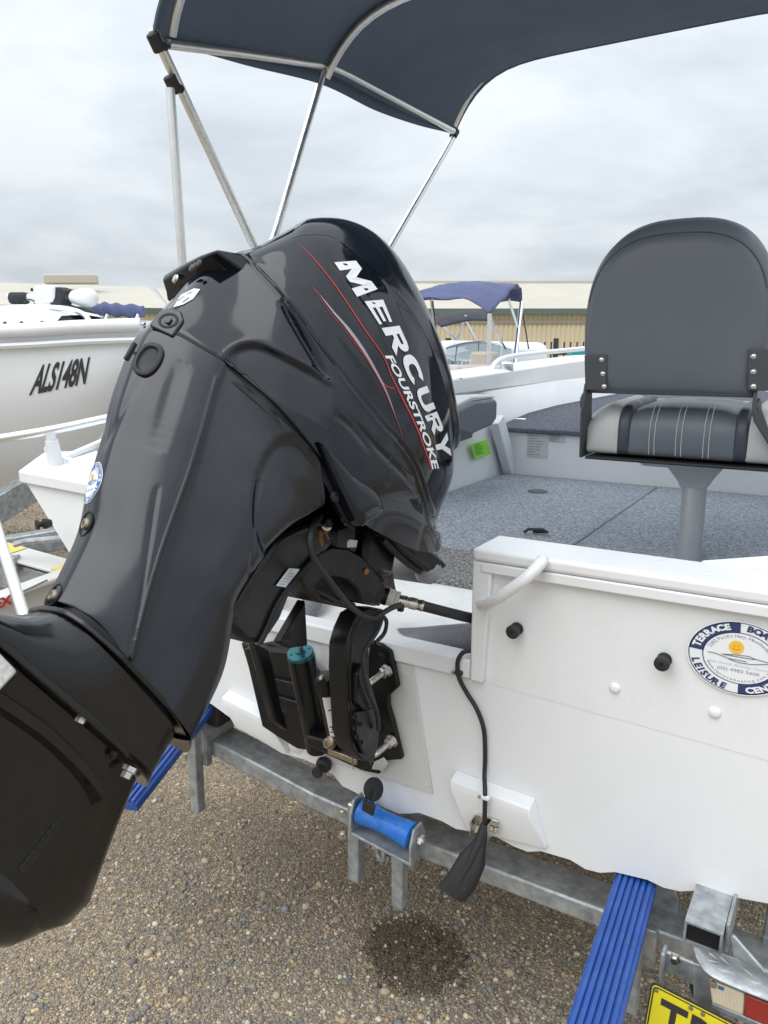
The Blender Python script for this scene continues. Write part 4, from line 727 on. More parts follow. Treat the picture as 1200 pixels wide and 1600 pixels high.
# ============================================================ bimini
bim = thing('boat_canopy', 'dark navy canvas boat canopy on polished tubes overhead', 'canopy', (-.8, .9, 1.3))
YA, YM, YFR = .17, .908, 1.89; AA = U(212, 0, x=-.775)
def sect(z0, h, p, y, lean, n=33):
    x = np.sin(np.linspace(-1, 1, n)*math.pi/2)*.80; k = 1-np.abs(x/.8)**p; return np.stack([x, y+lean*k*(1), z0+h*k], -1)
rows = []
cfg = [(YA-.0, 2.300, .165, 6.5, -.06), (.50, 2.350, .175, 6.5, -.04), (YM, 2.418, .185, 6.5, 0), (1.25, 2.420, .20, 7, .0), (1.60, 2.430, .218, 7, 0), (YFR, 2.452, .233, 7, .0)]
rows = [sect(z0, h, p, y, ln) for (y, z0, h, p, ln) in cfg]; G = spl(np.array(rows), 40)
q = MB(); q.grid(G); o = q.build('canvas', CANVAS, bim, 70, fix=True); sm_ = o.modifiers.new('cloth', 'SOLIDIFY'); sm_.thickness = .004; sm_.offset = 0
for gi in (0, -1): hem = MB(); hem.tube(G[gi], .006, 6); hem.build('hem', CANVAS, bim, 60)
# side valance hanging just under the stretcher tube
for s in (-1, 1):
    ed = G[:, 0 if s < 0 else -1]; k = np.linspace(0, 1, 40); lo = ed.copy(); lo[:, 2] -= .010+.030*np.sin(k*math.pi)**2; q = MB(); q.grid(np.array([ed, lo])); o = q.build('valance', CANVAS, bim, 60); o.modifiers.new('cloth', 'SOLIDIFY').thickness = .003
def btube(pts, r=.0127, name='frame_tube', n=12): q = MB(); q.tube(pts, r, n); return q.build(name, ALU, bim, 60)
for s in (-1, 1):
    m = lambda p: np.array([p[0]*-s if s > 0 else p[0], p[1], p[2]])
    XS = -.8
    jm = U(413, 413, x=-.84); foot = np.array([-.93, .52, 1.27]); cm = U(505, 112, x=-.80)
    btube([m(p) for p in spl([cm, U(470, 230, x=-.81), U(430, 365, x=-.83), jm, foot], 16)], .0125, 'main_leg')
    btube([m(p) for p in (U(238, 45, x=-.80), U(395, 380, x=-.83), jm)], .0135, 'aft_leg')
    btube([m(p) for p in (U(266, 138, x=-.80), U(285, 410, x=-.82), U(285, 410, x=-.82)+(U(285, 410, x=-.82)-U(266, 138, x=-.8))*1.25)], .0125, 'support_strut')
    f0, f1 = U(710, 212, x=-.80), U(610, 385, x=-.84); btube([m(p) for p in (f0, f1, f1+(f1-f0)*1.2)], .0125, 'front_leg')
    btube([m(p) for p in (U(262, 69, x=-.79), U(380, 84, x=-.79), U(480, 99, x=-.79), U(515, 103, x=-.79), U(545, 117, x=-.79), U(708, 205, x=-.79))], .0125, 'side_stretcher')
    for (u, v, d_) in ((244, 66, (157, 334)), (270, 132, (157, 334)), (710, 209, (-100, 173))):
        c = m(U(u, v, x=-.80)); dr = m(U(u+d_[0]*.1, v+d_[1]*.1, x=-.80))-c; q = MB(); q.lathe(c-dr/np.linalg.norm(dr)*.022, dr, [(0, .014), (.003, .0172), (.041, .0172), (.044, .014)], 16); q.lathe(c, (.3, 1, -.3) if u != 710 else (0, -1, .3), [(0, .011), (.024, .011), (.03, .008)], 12); q.build('frame_clamp', BLACK_RUB, bim)
    q = MB(); q.box(m(foot), (.05, .07, .03)); q.build('deck_mount', BLACK_RUB, bim, bevel=.006)
for (y, z0, h, p, ln, nm) in ((YM, 2.418, .185, 6.5, 0, 'main_bow'), (YA+.05, 2.300, .165, 6.5, -.06, 'aft_bow'), (YFR-.03, 2.452, .233, 7, 0, 'front_bow')):
    S = sect(z0-.016 if nm == 'main_bow' else z0+.016, h, p, y, ln); S[:, 0] *= .985; btube(S, .0127, nm)
# ============================================================ trailer under the boat
tr = thing('boat_trailer', 'galvanised boat trailer with blue skids and yellow number plate under the white boat', 'trailer', (0, .1, .2))
q = MB(); q.prism([(-.62, .03, .492), (-.25, .03, .435), (.07, .03, .413), (.40, .03, .409), (.80, .03, .409), (.80, .03, .363), (.07, .03, .367), (-.25, .03, .388), (-.62, .03, .445)], (0, .09, 0)); q.build('rear_crossbeam', GALV, tr, bevel=.005)
def stem(x, z1, z0, y=.012, w_=.030):
    q = MB(); q.prism([(x-w_/2, y-.03, z0), (x+w_/2, y-.03, z0), (x+w_/2, y-.03, z1), (x-w_/2, y-.03, z1)], (0, .028, 0)); s = q.build('support_stem', GALV, tr, bevel=.003)
    zz_ = np.interp(x, [-.62, .07, .8], [.47, .39, .386]); q = MB(); q.prism([(x-.032, y-.006, zz_-.05), (x+.032, y-.006, zz_-.05), (x+.032, y-.006, zz_+.035), (x-.032, y-.006, zz_+.035)], (0, .022, 0)); q.build('stem_clamp', GALV, s, bevel=.003)
    for dz in (-.038, .022):
        q = MB(); q.lathe((x-.045, y-.004, zz_+dz), (0, -1, 0), [(0, .011), (.004, .011), (.005, .007), (.012, .007)], 6); q.build('clamp_bolt', STEEL, s)
stem(-.615, .60, .285); stem(-.095, .475, .275); stem(.026, .46, .253); stem(.562, .50, .238, w_=.020)
q = MB(); q.prism([(-.66, .0, .455), (-.585, .0, .455), (-.585, .0, .515), (-.62, .0, .56), (-.66, .0, .52)], (0, .12, 0)); q.build('bunk_bracket', GALV, tr, bevel=.004)
q = MB(); q.prism([(.52, .10, .37), (.615, .10, .37), (.615, .10, .44), (.59, .10, .495), (.53, .10, .495)], (0, .008, 0)); q.build('bunk_bracket', GALV, tr, bevel=.003)
q = MB(); q.box((-.61, .09, .56), (.10, .12, .07)); q.build('bunk_pad', BLACK_RUB, tr, bevel=.01)
# keel roller in its cradle
ra, rb = U(563, 1262, y=-.045), U(644, 1303, y=-.045)
ra[2] = .497; rb[2] = .478; ax = (rb-ra)/np.linalg.norm(rb-ra); LR_ = np.linalg.norm(rb-ra)
q = MB(); q.lathe(ra, ax, [(0, .026), (.003, .030), (.016, .030), (.03, .026), (LR_*.5, .0235), (LR_-.034, .026), (LR_-.02, .029), (LR_-.003, .029), (LR_, .025)], 28); q.build('keel_roller', BLUE_ROLL, tr, 50)
q = MB(); dnv = np.array([0, 0, -.045]); s_ = np.array([0, -.03, 0])
q.bar(ra+dnv-ax*.012, rb+dnv+ax*.012, .065, .007)
for p in (ra-ax*.010, rb+ax*.010): q.prism([p+np.array([0, -.033, -.048]), p+np.array([0, .033, -.048]), p+np.array([0, .033, .0]), p+np.array([0, .018, .032]), p+np.array([0, -.018, .032]), p+np.array([0, -.033, .0])], ax*.006)
q.build('roller_cradle', GALV, tr, bevel=.0015)
q = MB(); q.tube([ra-ax*.03, rb+ax*.03], .007, 10); q.lathe(rb+ax*.018, ax, [(0, .013), (.009, .013)], 6); q.build('roller_pin', STEEL, tr)
# tie-down eye
c = U(594, 1330, y=.0); A = np.linspace(0, 2*math.pi, 25)[:-1]; q = MB(); q.tube([c+np.array([.016*math.cos(a), -.01*math.cos(a), .022*math.sin(a)]) for a in A], .0055, 8, closed=True); q.bar(c+np.array([.012, .02, .02]), c+np.array([.03, .04, .05]), .012, .012); q.build('tie_down_eye', GALV, tr)
# blue ribbed skids: hinged, dropping away behind the boat
def skid(p0, p1, w_, name='blue_skid', fwd=.9):
    p0 = np.array(p0); p1 = np.array(p1); d = (p1-p0)/np.linalg.norm(p1-p0); sd = np.cross(d, [0, 0, 1]); sd /= np.linalg.norm(sd); nrm = np.cross(sd, d); nrm = nrm if nrm[2] > 0 else -nrm
    pr = []; n = 6
    for i in range(n):
        a = -w_/2+w_*i/n; st_ = w_/n; pr += [(a+.10*st_, -.001), (a+.22*st_, .0055), (a+.78*st_, .0055), (a+.90*st_, -.001)]
    pr = [(-w_/2-.004, -.022), (-w_/2-.004, -.004)] + pr + [(w_/2+.004, -.004), (w_/2+.004, -.022)]
    pts = [p0, p1]; q = MB(); q.loft([[p+sd*a+nrm*b for a, b in pr] for p in (p0, p0*.5+p1*.5, p1)]); return q.build(name, BLUE_PL, tr, 25), sd, nrm, d
rp0, rp1 = U(995, 1368, y=.02), U(915, 1640, y=-.40)
skid(rp0, rp1+(rp1-rp0)*.15, .068)
lp0, lp1 = U(308, 1102, y=.0), U(200, 1235, y=-.32)
skid(lp0+(lp0-lp1)*.02, lp1+(lp1-lp0)*.1, .075)
for bx_ in ((.553, .40, .515), (-.575, .42, .560)): q = MB(); q.box(bx_, (.07, .66, .03)); q.build('blue_bunk', BLUE_PL, tr, bevel=.006)
# side member, open-ended square tube, with light board
e0 = U(1103, 1483, y=-.10); 
fwv = np.array([0.02, 1, .075]); fwv /= np.linalg.norm(fwv)
tc_ = U(1104, 1462, y=-.10); sdv = np.array([1, 0, -.02]); upv = np.cross(sdv, fwv); W2 = .033
def tubering(c, hw_, hh): return [c-sdv*hw_-upv*hh, c+sdv*hw_-upv*hh, c+sdv*hw_+upv*hh, c-sdv*hw_+upv*hh]
tc_ = U(1098, 1462, y=-.10)-upv*.006
q = MB(); q.loft([tubering(tc_+fwv*.12, .027, .019), tubering(tc_, .027, .019), tubering(tc_, .031, .023), tubering(tc_+fwv*2.6, .031, .023)], cap=True); q.build('side_member', GALV, tr, None)
q = MB(); q.loft([tubering(tc_+fwv*.006, .0269, .0189), tubering(tc_+fwv*.118, .0269, .0189)]); q.build('tube_mouth_shade', GROOVE, tr, None)  # dark block just inside the open end, painted in as the tube's inner shade
q = MB(); q.bar(tc_+sdv*.036+fwv*.02, tc_+sdv*.036+fwv*1.4, .006, .06); q.build('welded_strip', GALV, tr, bevel=.002)
# hook flange and bracket in front of it
a, b_ = U(1040, 1487, y=-.12), U(1100, 1512, y=-.12)
q = MB(); q.prism([a, b_, b_+np.array([0, 0, -.045]), a+np.array([0, 0, -.040])], (0, .008, 0)); q.bar(a+np.array([-.002, -.016, -.024]), a+np.array([-.002, .012, -.024]), .008, .06); q.build('mudguard_bracket', GALV, tr, bevel=.003)
q = MB(); q.lathe(U(1055, 1496, y=-.121), (0, -1, 0), [(0, .010), (.005, .010), (.006, .006), (.012, .006)], 6); q.build('bracket_bolt', STEEL, tr)
q = MB(); q.prism([U(1083, 1505, y=-.125), U(1120, 1518, y=-.125), U(1128, 1580, y=-.125), U(1110, 1640, y=-.125), U(1084, 1640, y=-.125)], (0, .006, 0)); q.build('light_bracket', GALV, tr, bevel=.002)
q = MB(); q.tube(spl([U(1074, 1510, y=-.09), U(1080, 1525, y=-.1), U(1083, 1545, y=-.11), U(1092, 1570, y=-.1)], 14), .005, 8); q.build('light_cable', BLACK_RUB, tr)
# chequer-plate mudguard: curved sheet with raised lozenges
ed = spl([U(1085, 1482, y=-.15), U(1091, 1500, y=-.165), U(1107, 1521, y=-.18), U(1145, 1540, y=-.185), U(1215, 1568, y=-.185), U(1300, 1604, y=-.185)], 20)
bk = spl([U(1084, 1478, y=-.14), U(1110, 1485, y=-.12), U(1145, 1499, y=-.11), U(1205, 1524, y=-.11), U(1260, 1550, y=-.11), U(1340, 1588, y=-.11)], 20)
q = MB(); q.grid(np.array([ed, bk])); o = q.build('mudguard', GALV, tr, 60); o.modifiers.new('plate', 'SOLIDIFY').thickness = .003
for (t, k, fl) in ((.30, .45, 1), (.46, .40, 1), (.62, .45, 1), (.36, .8, -1), (.52, .75, -1), (.24, .75, -1)):
    i = t*19; p = np.array([np.interp(i, range(20), ed[:, c]) for c in range(3)])*(1-k)+np.array([np.interp(i, range(20), bk[:, c]) for c in range(3)])*k
    d = bk[12]-bk[8]; d = d/np.linalg.norm(d); d2 = (bk[10]-ed[10]); d2 /= np.linalg.norm(d2); ang = d*.9+d2*(.5*fl); ang /= np.linalg.norm(ang); nn = np.cross(d, d2); nn = nn if nn[2] > 0 else -nn; sdn = np.cross(ang, nn)
    q = MB(); L_ = .015; q.add([p-ang*L_, p+sdn*.0035, p+ang*L_, p-sdn*.0035, p+nn*.0025], [(0, 1, 4), (1, 2, 4), (2, 3, 4), (3, 0, 4)]); q.build('tread_bar', GALV, o, 60)
q = MB(); q.prism([U(1140, 1462, y=-.07), U(1147, 1462, y=-.07), U(1206, 1530, y=-.09), U(1190, 1522, y=-.09), U(1145, 1495, y=-.08)], (0, .006, 0)); q.build('stay_plate', GALV, tr, bevel=.002)
# light board
la_, lb_, lc_, ld_ = U(1108, 1531, y=-.172), U(1163, 1553, y=-.172), U(1161, 1588, y=-.172), U(1112, 1567, y=-.172)
q = MB(); q.prism([la_, lb_, lc_, ld_], (0, .012, -.004)); ll = q.build('clear_lamp', LENS_W, tr, bevel=.003)
for i in range(8):
    q = MB(); t = (i+1)/9; q.bar(la_+(lb_-la_)*t+np.array([0, -.0005, -.006]), ld_+(lc_-ld_)*t+np.array([0, -.0005, .004]), .0018, .002); q.build('lens_rib', LENS_W, ll, None)
q = MB(); q.lathe(U(1114, 1537, y=-.173), (0, -1, 0), [(0, .006), (.003, .006), (.004, .004)], 10); q.build('lamp_screw', BRASS, ll)
q = MB(); flat_text(q, 'LED', U(1121, 1541, y=-.1665), np.array([.93, 0, -.12]), (0, 0, 1), .004, .05) if False else q.bar(U(1122, 1542, y=-.173), U(1131, 1546, y=-.173), .001, .006); q.build('lamp_mark', STICK_B, ll, None)
dl = (lb_-la_)/np.linalg.norm(lb_-la_); q = MB(); q.prism([lb_+dl*.001, lb_+dl*.12, lc_+dl*.12, lc_+dl*.001], (0, .012, -.004)); q.build('red_lamp', LENS_R, tr, bevel=.003)
q = MB(); q.prism([ld_+np.array([0, .002, -.002]), lc_+dl*.12+np.array([0, .002, -.002]), lc_+dl*.12+np.array([0, .002, -.014]), ld_+np.array([0, .002, -.014])], (0, .045, 0)); q.build('lamp_backing', GALV, tr, bevel=.002)
# number plate
pa, pb_, pc = U(1018, 1533, y=-.185), U(1200, 1626, y=-.185), U(1005, 1606, y=-.185)
ex_ = (pb_-pa)/np.linalg.norm(pb_-pa); ez_ = np.array([0, 0, 1.0]); ez_ = (pa-pc)/np.linalg.norm(pa-pc)
def rrect(o_, w_, h_, r, n=5):
    P = []
    for cx_, cz_, a0 in ((w_-r, -r, 90), (r, -r, 90), (r, -h_+r, 180), (w_-r, -h_+r, 270)):
        st_ = {0: 0}
    for (cx_, cz_, a0) in ((w_-r, -r, 0), (r, -r, 90), (r, -h_+r, 180), (w_-r, -h_+r, 270)):
        for i in range(n+1): a = R(a0+90*i/n); P.append(o_+ex_*(cx_+r*math.cos(a))+ez_*(cz_+r*math.sin(a)))
    return P
PW, PH = .36, .115
q = MB(); q.prism(rrect(pa, PW, PH, .010), (0, .002, 0)); npl = q.build('number_plate', STICK_K, tr, None)
q = MB(); q.prism(rrect(pa+ex_*.003-ez_*.003+np.array([0, -.001, 0]), PW-.006, PH-.006, .008), (0, .0009, 0)); q.build('plate_face', PLATE_Y, npl, None)
q = MB(); O1 = np.array(rrect(pa+ex_*.0045-ez_*.0045+np.array([0, -.0014, 0]), PW-.009, PH-.009, .0075)); O2 = np.array(rrect(pa+ex_*.007-ez_*.007+np.array([0, -.0014, 0]), PW-.014, PH-.014, .006)); q.grid(np.array([np.vstack([O1, O1[:1]]), np.vstack([O2, O2[:1]])])); q.build('plate_border', STICK_K, npl, None, fix=False)
q = MB(); flat_text(q, 'TR', pa+ex_*.020-ez_*.096+np.array([0, -.0016, 0]), ex_, ez_, .074, .02, width=.092, spacing=1.05); q.build('plate_lettering', STICK_K, npl, None, fix=False)
for dx_ in (.010, .066, .085): q = MB(); q.lathe(pa+ex_*dx_-ez_*.011+np.array([0, -.001, 0]), (0, -1, 0), [(0, .0038), (.002, .0036), (.0028, .002)], 10); q.build('plate_rivet', BRASS, npl)
q = MB(); q.box((.80, 1.4, .40), (.06, 2.6, .05)); q.box((-.78, 1.4, .42), (.06, 2.6, .05)); q.build('long_frame', GALV, tr, bevel=.004)
q = MB(); q.lathe((-1.0, 1.7, .30), (1, 0, 0), [(-.09, .18), (-.085, .285), (-.05, .30), (.05, .30), (.085, .285), (.09, .18)], 32); w1 = q.build('tyre', BLACK_RUB, tr, 50)
q = MB(); q.lathe((-1.0, 1.7, .30), (1, 0, 0), [(-.07, .182), (-.05, .17), (-.03, .06), (.03, .06), (.05, .17), (.07, .182)], 24); q.build('rim', GALV, w1, 50)
for o_ in (w1,):
    c_ = o_.copy(); COL.objects.link(c_); c_.location = (2.06, 0, 0)
    for ch in list(o_.children): k_ = ch.copy(); COL.objects.link(k_); k_.parent = c_
# ============================================================ loose gear on the transom
# black hook-and-loop tie resting on the roller
td = thing('rubber_bung_strap', 'black round rubber bung on its strap above the blue roller', 'bung', tuple(U(583, 1245, y=-.05)))
c = U(583, 1233, y=-.052); q = MB(); q.lathe(c, (.92, -.30, .40), [(-.004, .024), (0, .026), (.004, .026), (.006, .022)], 24); q.build('disc', BLACK_RUB, td)
for du in (-6, 6): q = MB(); q.tube([U(580+du, 1236, y=-.062), U(578+du*1.1, 1247, y=-.075), U(575+du, 1258, y=-.08)], .003, 6); q.build('strap_cord', BLACK_RUB, td)
q = MB(); q.box(U(576, 1262, y=-.08), (.030, .008, .026), Matrix.Rotation(R(12), 3, 'Y')); q.build('strap_buckle', BLACK_RUB, td, bevel=.002)
# transducer on its cable
sn = thing('sonar_transducer', 'black fish finder transducer hanging below the wedge on its cable', 'transducer', tuple(U(757, 1290, y=-.03)))
tp = [U(758, 1288, y=-.045), U(751, 1312, y=-.055), U(745, 1328, y=-.062), U(738, 1344, y=-.070), U(722, 1376, y=-.085), U(707, 1394, y=-.095)]
ax_ = (tp[-1]-tp[0])/np.linalg.norm(tp[-1]-tp[0]); side = np.cross(ax_, (tp[2]-CAM)+np.array([.25, .1, 0])); side /= np.linalg.norm(side); thk = np.cross(side, ax_)
q = MB(); rg = []
for p, hw_, ht in zip(tp, (.009, .012, .019, .028, .031, .031), (.007, .010, .016, .021, .023, .021)):
    rg.append([p+side*hw_*math.copysign(abs(math.cos(a))**.6, math.cos(a))+thk*ht*math.copysign(abs(math.sin(a))**.6, math.sin(a)) for a in np.linspace(0, 2*math.pi, 21)[:-1]])
q.loft(rg); q.build('housing', BLACK_RUB, sn, bevel=.002)
q = MB(); rg = []
th_ = thk if thk[1] < 0 else -thk
for p, r in ((tp[0], .007), (tp[1]+th_*.006, .009), (tp[3]+th_*.016, .009), (tp[4]+th_*.018, .006)): rg.append([p+side*r*math.cos(a)+thk*r*math.sin(a) for a in np.linspace(0, 2*math.pi, 13)[:-1]])
q.loft(rg); q.build('cable_boot', BLACK_RUB, sn, 60)
q = MB(); q.lathe(tp[4]+side*.014+th_*.022, th_, [(0, .0025), (.002, .002)], 8); q.build('moulded_mark', GREY_PLASTIC, sn)
cb = [U(744, 1017, y=.02), U(732, 1017, y=-.012), U(722, 1021, y=-.018), U(715, 1035, y=-.020), U(717, 1058, y=-.016), U(729, 1082, y=-.010), U(745, 1108, y=-.009), U(756, 1140, y=-.009), U(758, 1180, y=-.009), U(757, 1212, y=-.012), U(758, 1240, y=-.045), U(757, 1290, y=-.045)]
q = MB(); q.tube(spl(cb, 60), .0048, 10); q.build('transducer_cable', BLACK_RUB, sn, 60)
for (u, v, y_) in ((717, 1051, -.014), (759, 1246, -.046)):
    c = U(u, v, y=y_); q = MB(); q.box(c, (.018, .012, .010)); q.build('cable_clip', BLACK_RUB if v < 1100 else WHITE, sn, bevel=.003)
    q = MB(); q.lathe(c+np.array([-.012, -.004, 0]), (0, -1, 0), [(0, .004), (.003, .0035)], 8); q.build('clip_screw', STEEL, sn)
q = MB(); c = U(752, 1283, y=-.030); q.box(c+np.array([.014, 0, 0]), (.05, .003, .026)); q.box(c+np.array([-.014, -.010, -.008]), (.003, .024, .036)); q.box(c+np.array([.024, -.010, -.008]), (.003, .024, .036)); q.build('mount_bracket', STEEL, sn, bevel=.0008)
for dx_ in (-.018, .026, .036): q = MB(); q.lathe(c+np.array([dx_, -.004, -.006]), (0, -1, 0), [(0, .0055), (.003, .0055), (.004, .003), (.010, .003)], 6); q.build('bracket_bolt', BRASS if dx_ < 0 else STEEL, sn)
# corrugated rigging hoses
def hose(pts, r, n, label, clampat=None):
    P = spl(pts, n); rs = [r*(1.0 if i % 2 else .90) for i in range(n)]; q = MB(); q.tube(P, rs, 18)
    return tag(q.build('rigging_hose', HOSE, None, 20), label, 'hose')
hose([U(566, 885, y=.14), U(600, 884, y=.12), U(640, 889, y=.09), U(672, 893, y=.06)], .028, 60, 'grey corrugated hose ending under the black chin of the engine')
hose([U(600, 1002, y=.17), U(640, 1003, y=.15), U(690, 1000, y=.12), U(745, 997, y=.10), U(800, 998, y=.10)], .034, 90, 'grey corrugated hose passing behind the high white transom corner')
hose([U(500, 908, y=.25), U(492, 925, y=.18), U(486, 945, y=.13), U(470, 968, y=.10)], .026, 40, 'short grey hose seen through the gap below the swivel arm')
# ============================================================ the outboard, tilted up 45 degrees
TH = R(45); EO = np.array([0, -.25, 1.10]); EA = np.array([0, math.sin(TH), math.cos(TH)]); EF = np.array([0, math.cos(TH), -math.sin(TH)])
PSI = R(20); X1 = np.array([1., 0, 0])                                   # steered hard over
EF2 = EF*math.cos(PSI) + X1*math.sin(PSI); ES2 = X1*math.cos(PSI) - EF*math.sin(PSI); EO2 = EO + EF*(-.25) - EF2*(-.25)
def EP(f, a, s): return EO2 + EF2*f + EA*a + ES2*s
def EP0(f, a, s): return EO + EF*f + EA*a + np.array([s, 0, 0])
def toE(P): d = np.asarray(P)-EO2; return np.stack([d@EF2, d@EA, d@ES2], -1)
def SU(u, v, s):
    r = ray(u, v); t = (s-(CAM-EO2)@ES2)/(r@ES2); q_ = CAM+t*r-EO2; return np.array([q_@EF2, q_@EA, s])
def SU0(u, v, s): d = U(u, v, x=s)-EO; return np.array([d@EF, d@EA, s])
eng = thing('outboard_motor', 'glossy black outboard engine tilted up on the transom of the white boat', 'outboard engine', (0, -.15, .75))
def mirror_surf(G):         # G: rows x stations in engine coordinates, starboard half with s = 0 at both ends
    return G*np.array([1, 1, -1])
# ---- upper cowl: rows from the seam up to the crown, stations from the aft centre line to the front centre line
r0 = [(-.548, .118, 0), (-.540, .120, .040), SU(350, 562, .10), SU(400, 603, .125), SU(440, 640, .145), SU(490, 700, .16), SU(517, 737, .165), SU(558, 808, .162), SU(610, 842, .15), SU(655, 861, .125), SU(682, 862, .09), SU(690, 850, .05), (.118, .172, 0)]
r1 = [(-.540, .236, 0), (-.530, .262, .033), SU(376, 404, .06), SU(427, 447, .115), SU(459, 485, .14), SU(497, 536, .16), SU(541, 593, .172), SU(585, 647, .178), SU(630, 700, .175), SU(655, 755, .163), SU(671, 806, .14), SU(679, 824, .088), (.106, .192, 0)]
rm = [(-.527, .275, 0), (-.518, .288, .032), SU(384, 398, .06), SU(432, 418, .11), SU(468, 432, .135), SU(512, 456, .158), SU(554, 500, .173), SU(594, 542, .182), SU(640, 596, .182), SU(672, 660, .172), SU(697, 742, .138), SU(706, 748, .095), (.085, .285, 0)]
r2 = [(-.520, .305, 0), (-.512, .312, .028), SU(391, 393, .055), SU(430, 381, .09), SU(472, 366, .112), SU(520, 368, .135), SU(562, 400, .152), SU(600, 434, .16), SU(645, 488, .162), SU(679, 554, .155), SU(702, 632, .134), SU(709, 700, .09), (.070, .328, 0)]
r3 = [(-.510, .325, 0), (-.503, .333, .020), SU(400, 386, .04), SU(440, 364, .06), SU(482, 346, .075), SU(540, 348, .097), SU(590, 373, .112), SU(630, 420, .118), SU(665, 490, .118), SU(694, 570, .11), SU(709, 640, .096), SU(713, 690, .072), (.060, .350, 0)]
r4 = [(-.505, .332, 0), (-.499, .342, 0), (-.487, .353, 0), (-.470, .399, 0), (-.446, .450, 0), (-.395, .496, 0), (-.335, .517, 0), (-.265, .511, 0), (-.180, .483, 0), (-.092, .441, 0), (-.015, .398, 0), (.040, .367, 0), (.055, .360, 0)]
rm0 = [(np.array(a)+np.array(b))/2 + np.array([0, 0, k]) for a, b, k in zip(r0, r1, [0, .004, .006, .007, .007, .007, .006, .005, .006, .006, .004, .004, 0])]
rows = np.array([np.array(x, float) for x in (r0, rm0, r1, rm, r2, r3, r4)])
NS, NR = 190, 150
half = spl(np.transpose(spl(rows, NR), (1, 0, 2)), NS).transpose(1, 0, 2)       # NR x NS x 3
half[:, 0, 2] = 0; half[:, -1, 2] = 0; half[-1, :, 2] = 0; half[..., 2] = np.maximum(half[..., 2], 0)
def normals(W):
    du = np.gradient(W, axis=1); dv = np.gradient(W, axis=0); n = np.cross(du, dv); return n/np.maximum(np.linalg.norm(n, axis=-1, keepdims=True), 1e-9)
def world(G): return EO2 + G[..., 0:1]*EF2 + G[..., 1:2]*EA + G[..., 2:3]*ES2
Wd = world(half); Nn = normals(Wd)
ctr = world(np.array([-.2, .25, 0.])); sgn = np.sign(((Wd-ctr)*Nn).sum(-1).mean()); Nn *= sgn
pix = PX(Wd); flat = pix.reshape(-1, 2); disp = np.zeros(len(flat))
def pl(pts, n=60): return spl(np.array(pts, float), n)
def groove(pts, depth, wd, n=60, taper=False):
    P = pl(pts, n); d = poly_dist(flat, P); global disp; k = np.exp(-(d/wd)**2); 
    if taper:
        j = np.argmin(np.linalg.norm(flat[:, None]-P[None, ::4], axis=2), axis=1)/(len(P[::4])-1); k = k*np.sin(np.clip(j, 0, 1)*math.pi)**.6
    disp -= depth*k
vis = (half[..., 0] < .29).ravel()
# feature line between rear quarter and side panel: raised bead with a slit below it
bead = [(384, 402), (400, 418), (427, 447), (459, 485), (497, 536), (541, 593), (585, 647), (623, 691), (649, 738), (670, 806), (684, 836)]
groove([(400, 416), (432, 450), (466, 491), (503, 543), (547, 600), (592, 655), (629, 697), (655, 740), (676, 806)], .0055, 2.8)
groove(bead, -.0040, 4)
groove([(438, 466), (450, 487), (468, 517), (488, 550), (503, 576), (516, 598)], .010, 5.0, taper=True)
# swept scoop below the rear quarter
arch = pl([(346, 562), (358, 548), (374, 538), (392, 534), (410, 537), (432, 547), (460, 561), (490, 578), (517, 600)], 80)
ay = np.interp(flat[:, 0], arch[:, 0], arch[:, 1], left=-1, right=-1); dn_ = flat[:, 1]-ay; ok = (ay > 0)
t = np.clip(dn_/9, 0, 1); t = t*t*(3-2*t); fade = np.clip(1-(dn_-9)/70, 0, 1)*np.clip((flat[:, 0]-346)/25, 0, 1)*np.clip((519-flat[:, 0])/40, 0, 1); disp -= np.where(ok & (dn_ > 0), .0075*t*fade**.8, 0)
groove([(346, 562), (358, 547), (374, 537), (392, 533), (410, 536), (432, 546), (460, 560), (490, 577), (517, 599)], -.0016, 3.0)
# two swept creases on the lower flank
for P, dp, w_ in (([(520, 645), (545, 663), (568, 688), (582, 712)], .004, 5), ([(540, 645), (566, 672), (590, 700), (640, 752), (668, 800)], .003, 4), ([(493, 397), (530, 420), (570, 470), (600, 512)], .0006, 4), ([(520, 366), (560, 399), (600, 434), (645, 489), (672, 540), (694, 590), (703, 635)], -.0016, 5), ([(497, 470), (530, 520), (570, 575), (605, 630), (640, 700)], -.0015, 6)): groove(P, dp, w_, taper=True)
groove([(621, 696), (614, 722), (606, 756)], .0018, 1.8)
# dish for the lettering: the side panel is faintly hollow
disp = disp.reshape(NR, NS)
# rim at the rear of the crown band
W2 = Wd + Nn*disp[..., None]
E2 = toE(W2); E2[:, 0, 2] = 0; E2[:, -1, 2] = 0; E2[-1, :, 2] = 0
def two_sides(E2):
    a, b = E2.shape[:2]; q = MB(); S = world(E2); P = world(mirror_surf(E2)); q.grid(S); base = len(q.v); q.v += [tuple(p) for p in P.reshape(-1, 3)]
    q.f += [(base+i*b+j, base+(i+1)*b+j, base+(i+1)*b+j+1, base+i*b+j+1) for i in range(a-1) for j in range(b-1)]; return q
def weld(q, name, dist=.0008):
    me = bpy.data.meshes.new(name); me.from_pydata(q.v, [], q.f); bm = bmesh.new(); bm.from_mesh(me); bmesh.ops.remove_doubles(bm, verts=bm.verts, dist=dist); bmesh.ops.recalc_face_normals(bm, faces=bm.faces)
    bm.to_mesh(me); bm.free(); return me
qc = two_sides(E2); cowl = link('upper_cowl', weld(qc, 'upper_cowl', .0003), BLACK_GLOSS, eng, 60)
ctree = BVHTree.FromPolygons([tuple(p) for p in np.vstack([world(E2).reshape(-1, 3), world(mirror_surf(E2)).reshape(-1, 3)])], [(o_+i*NS+j, o_+i*NS+j+1, o_+(i+1)*NS+j+1, o_+(i+1)*NS+j) for o_ in (0, NR*NS) for i in range(NR-1) for j in range(NS-1)])
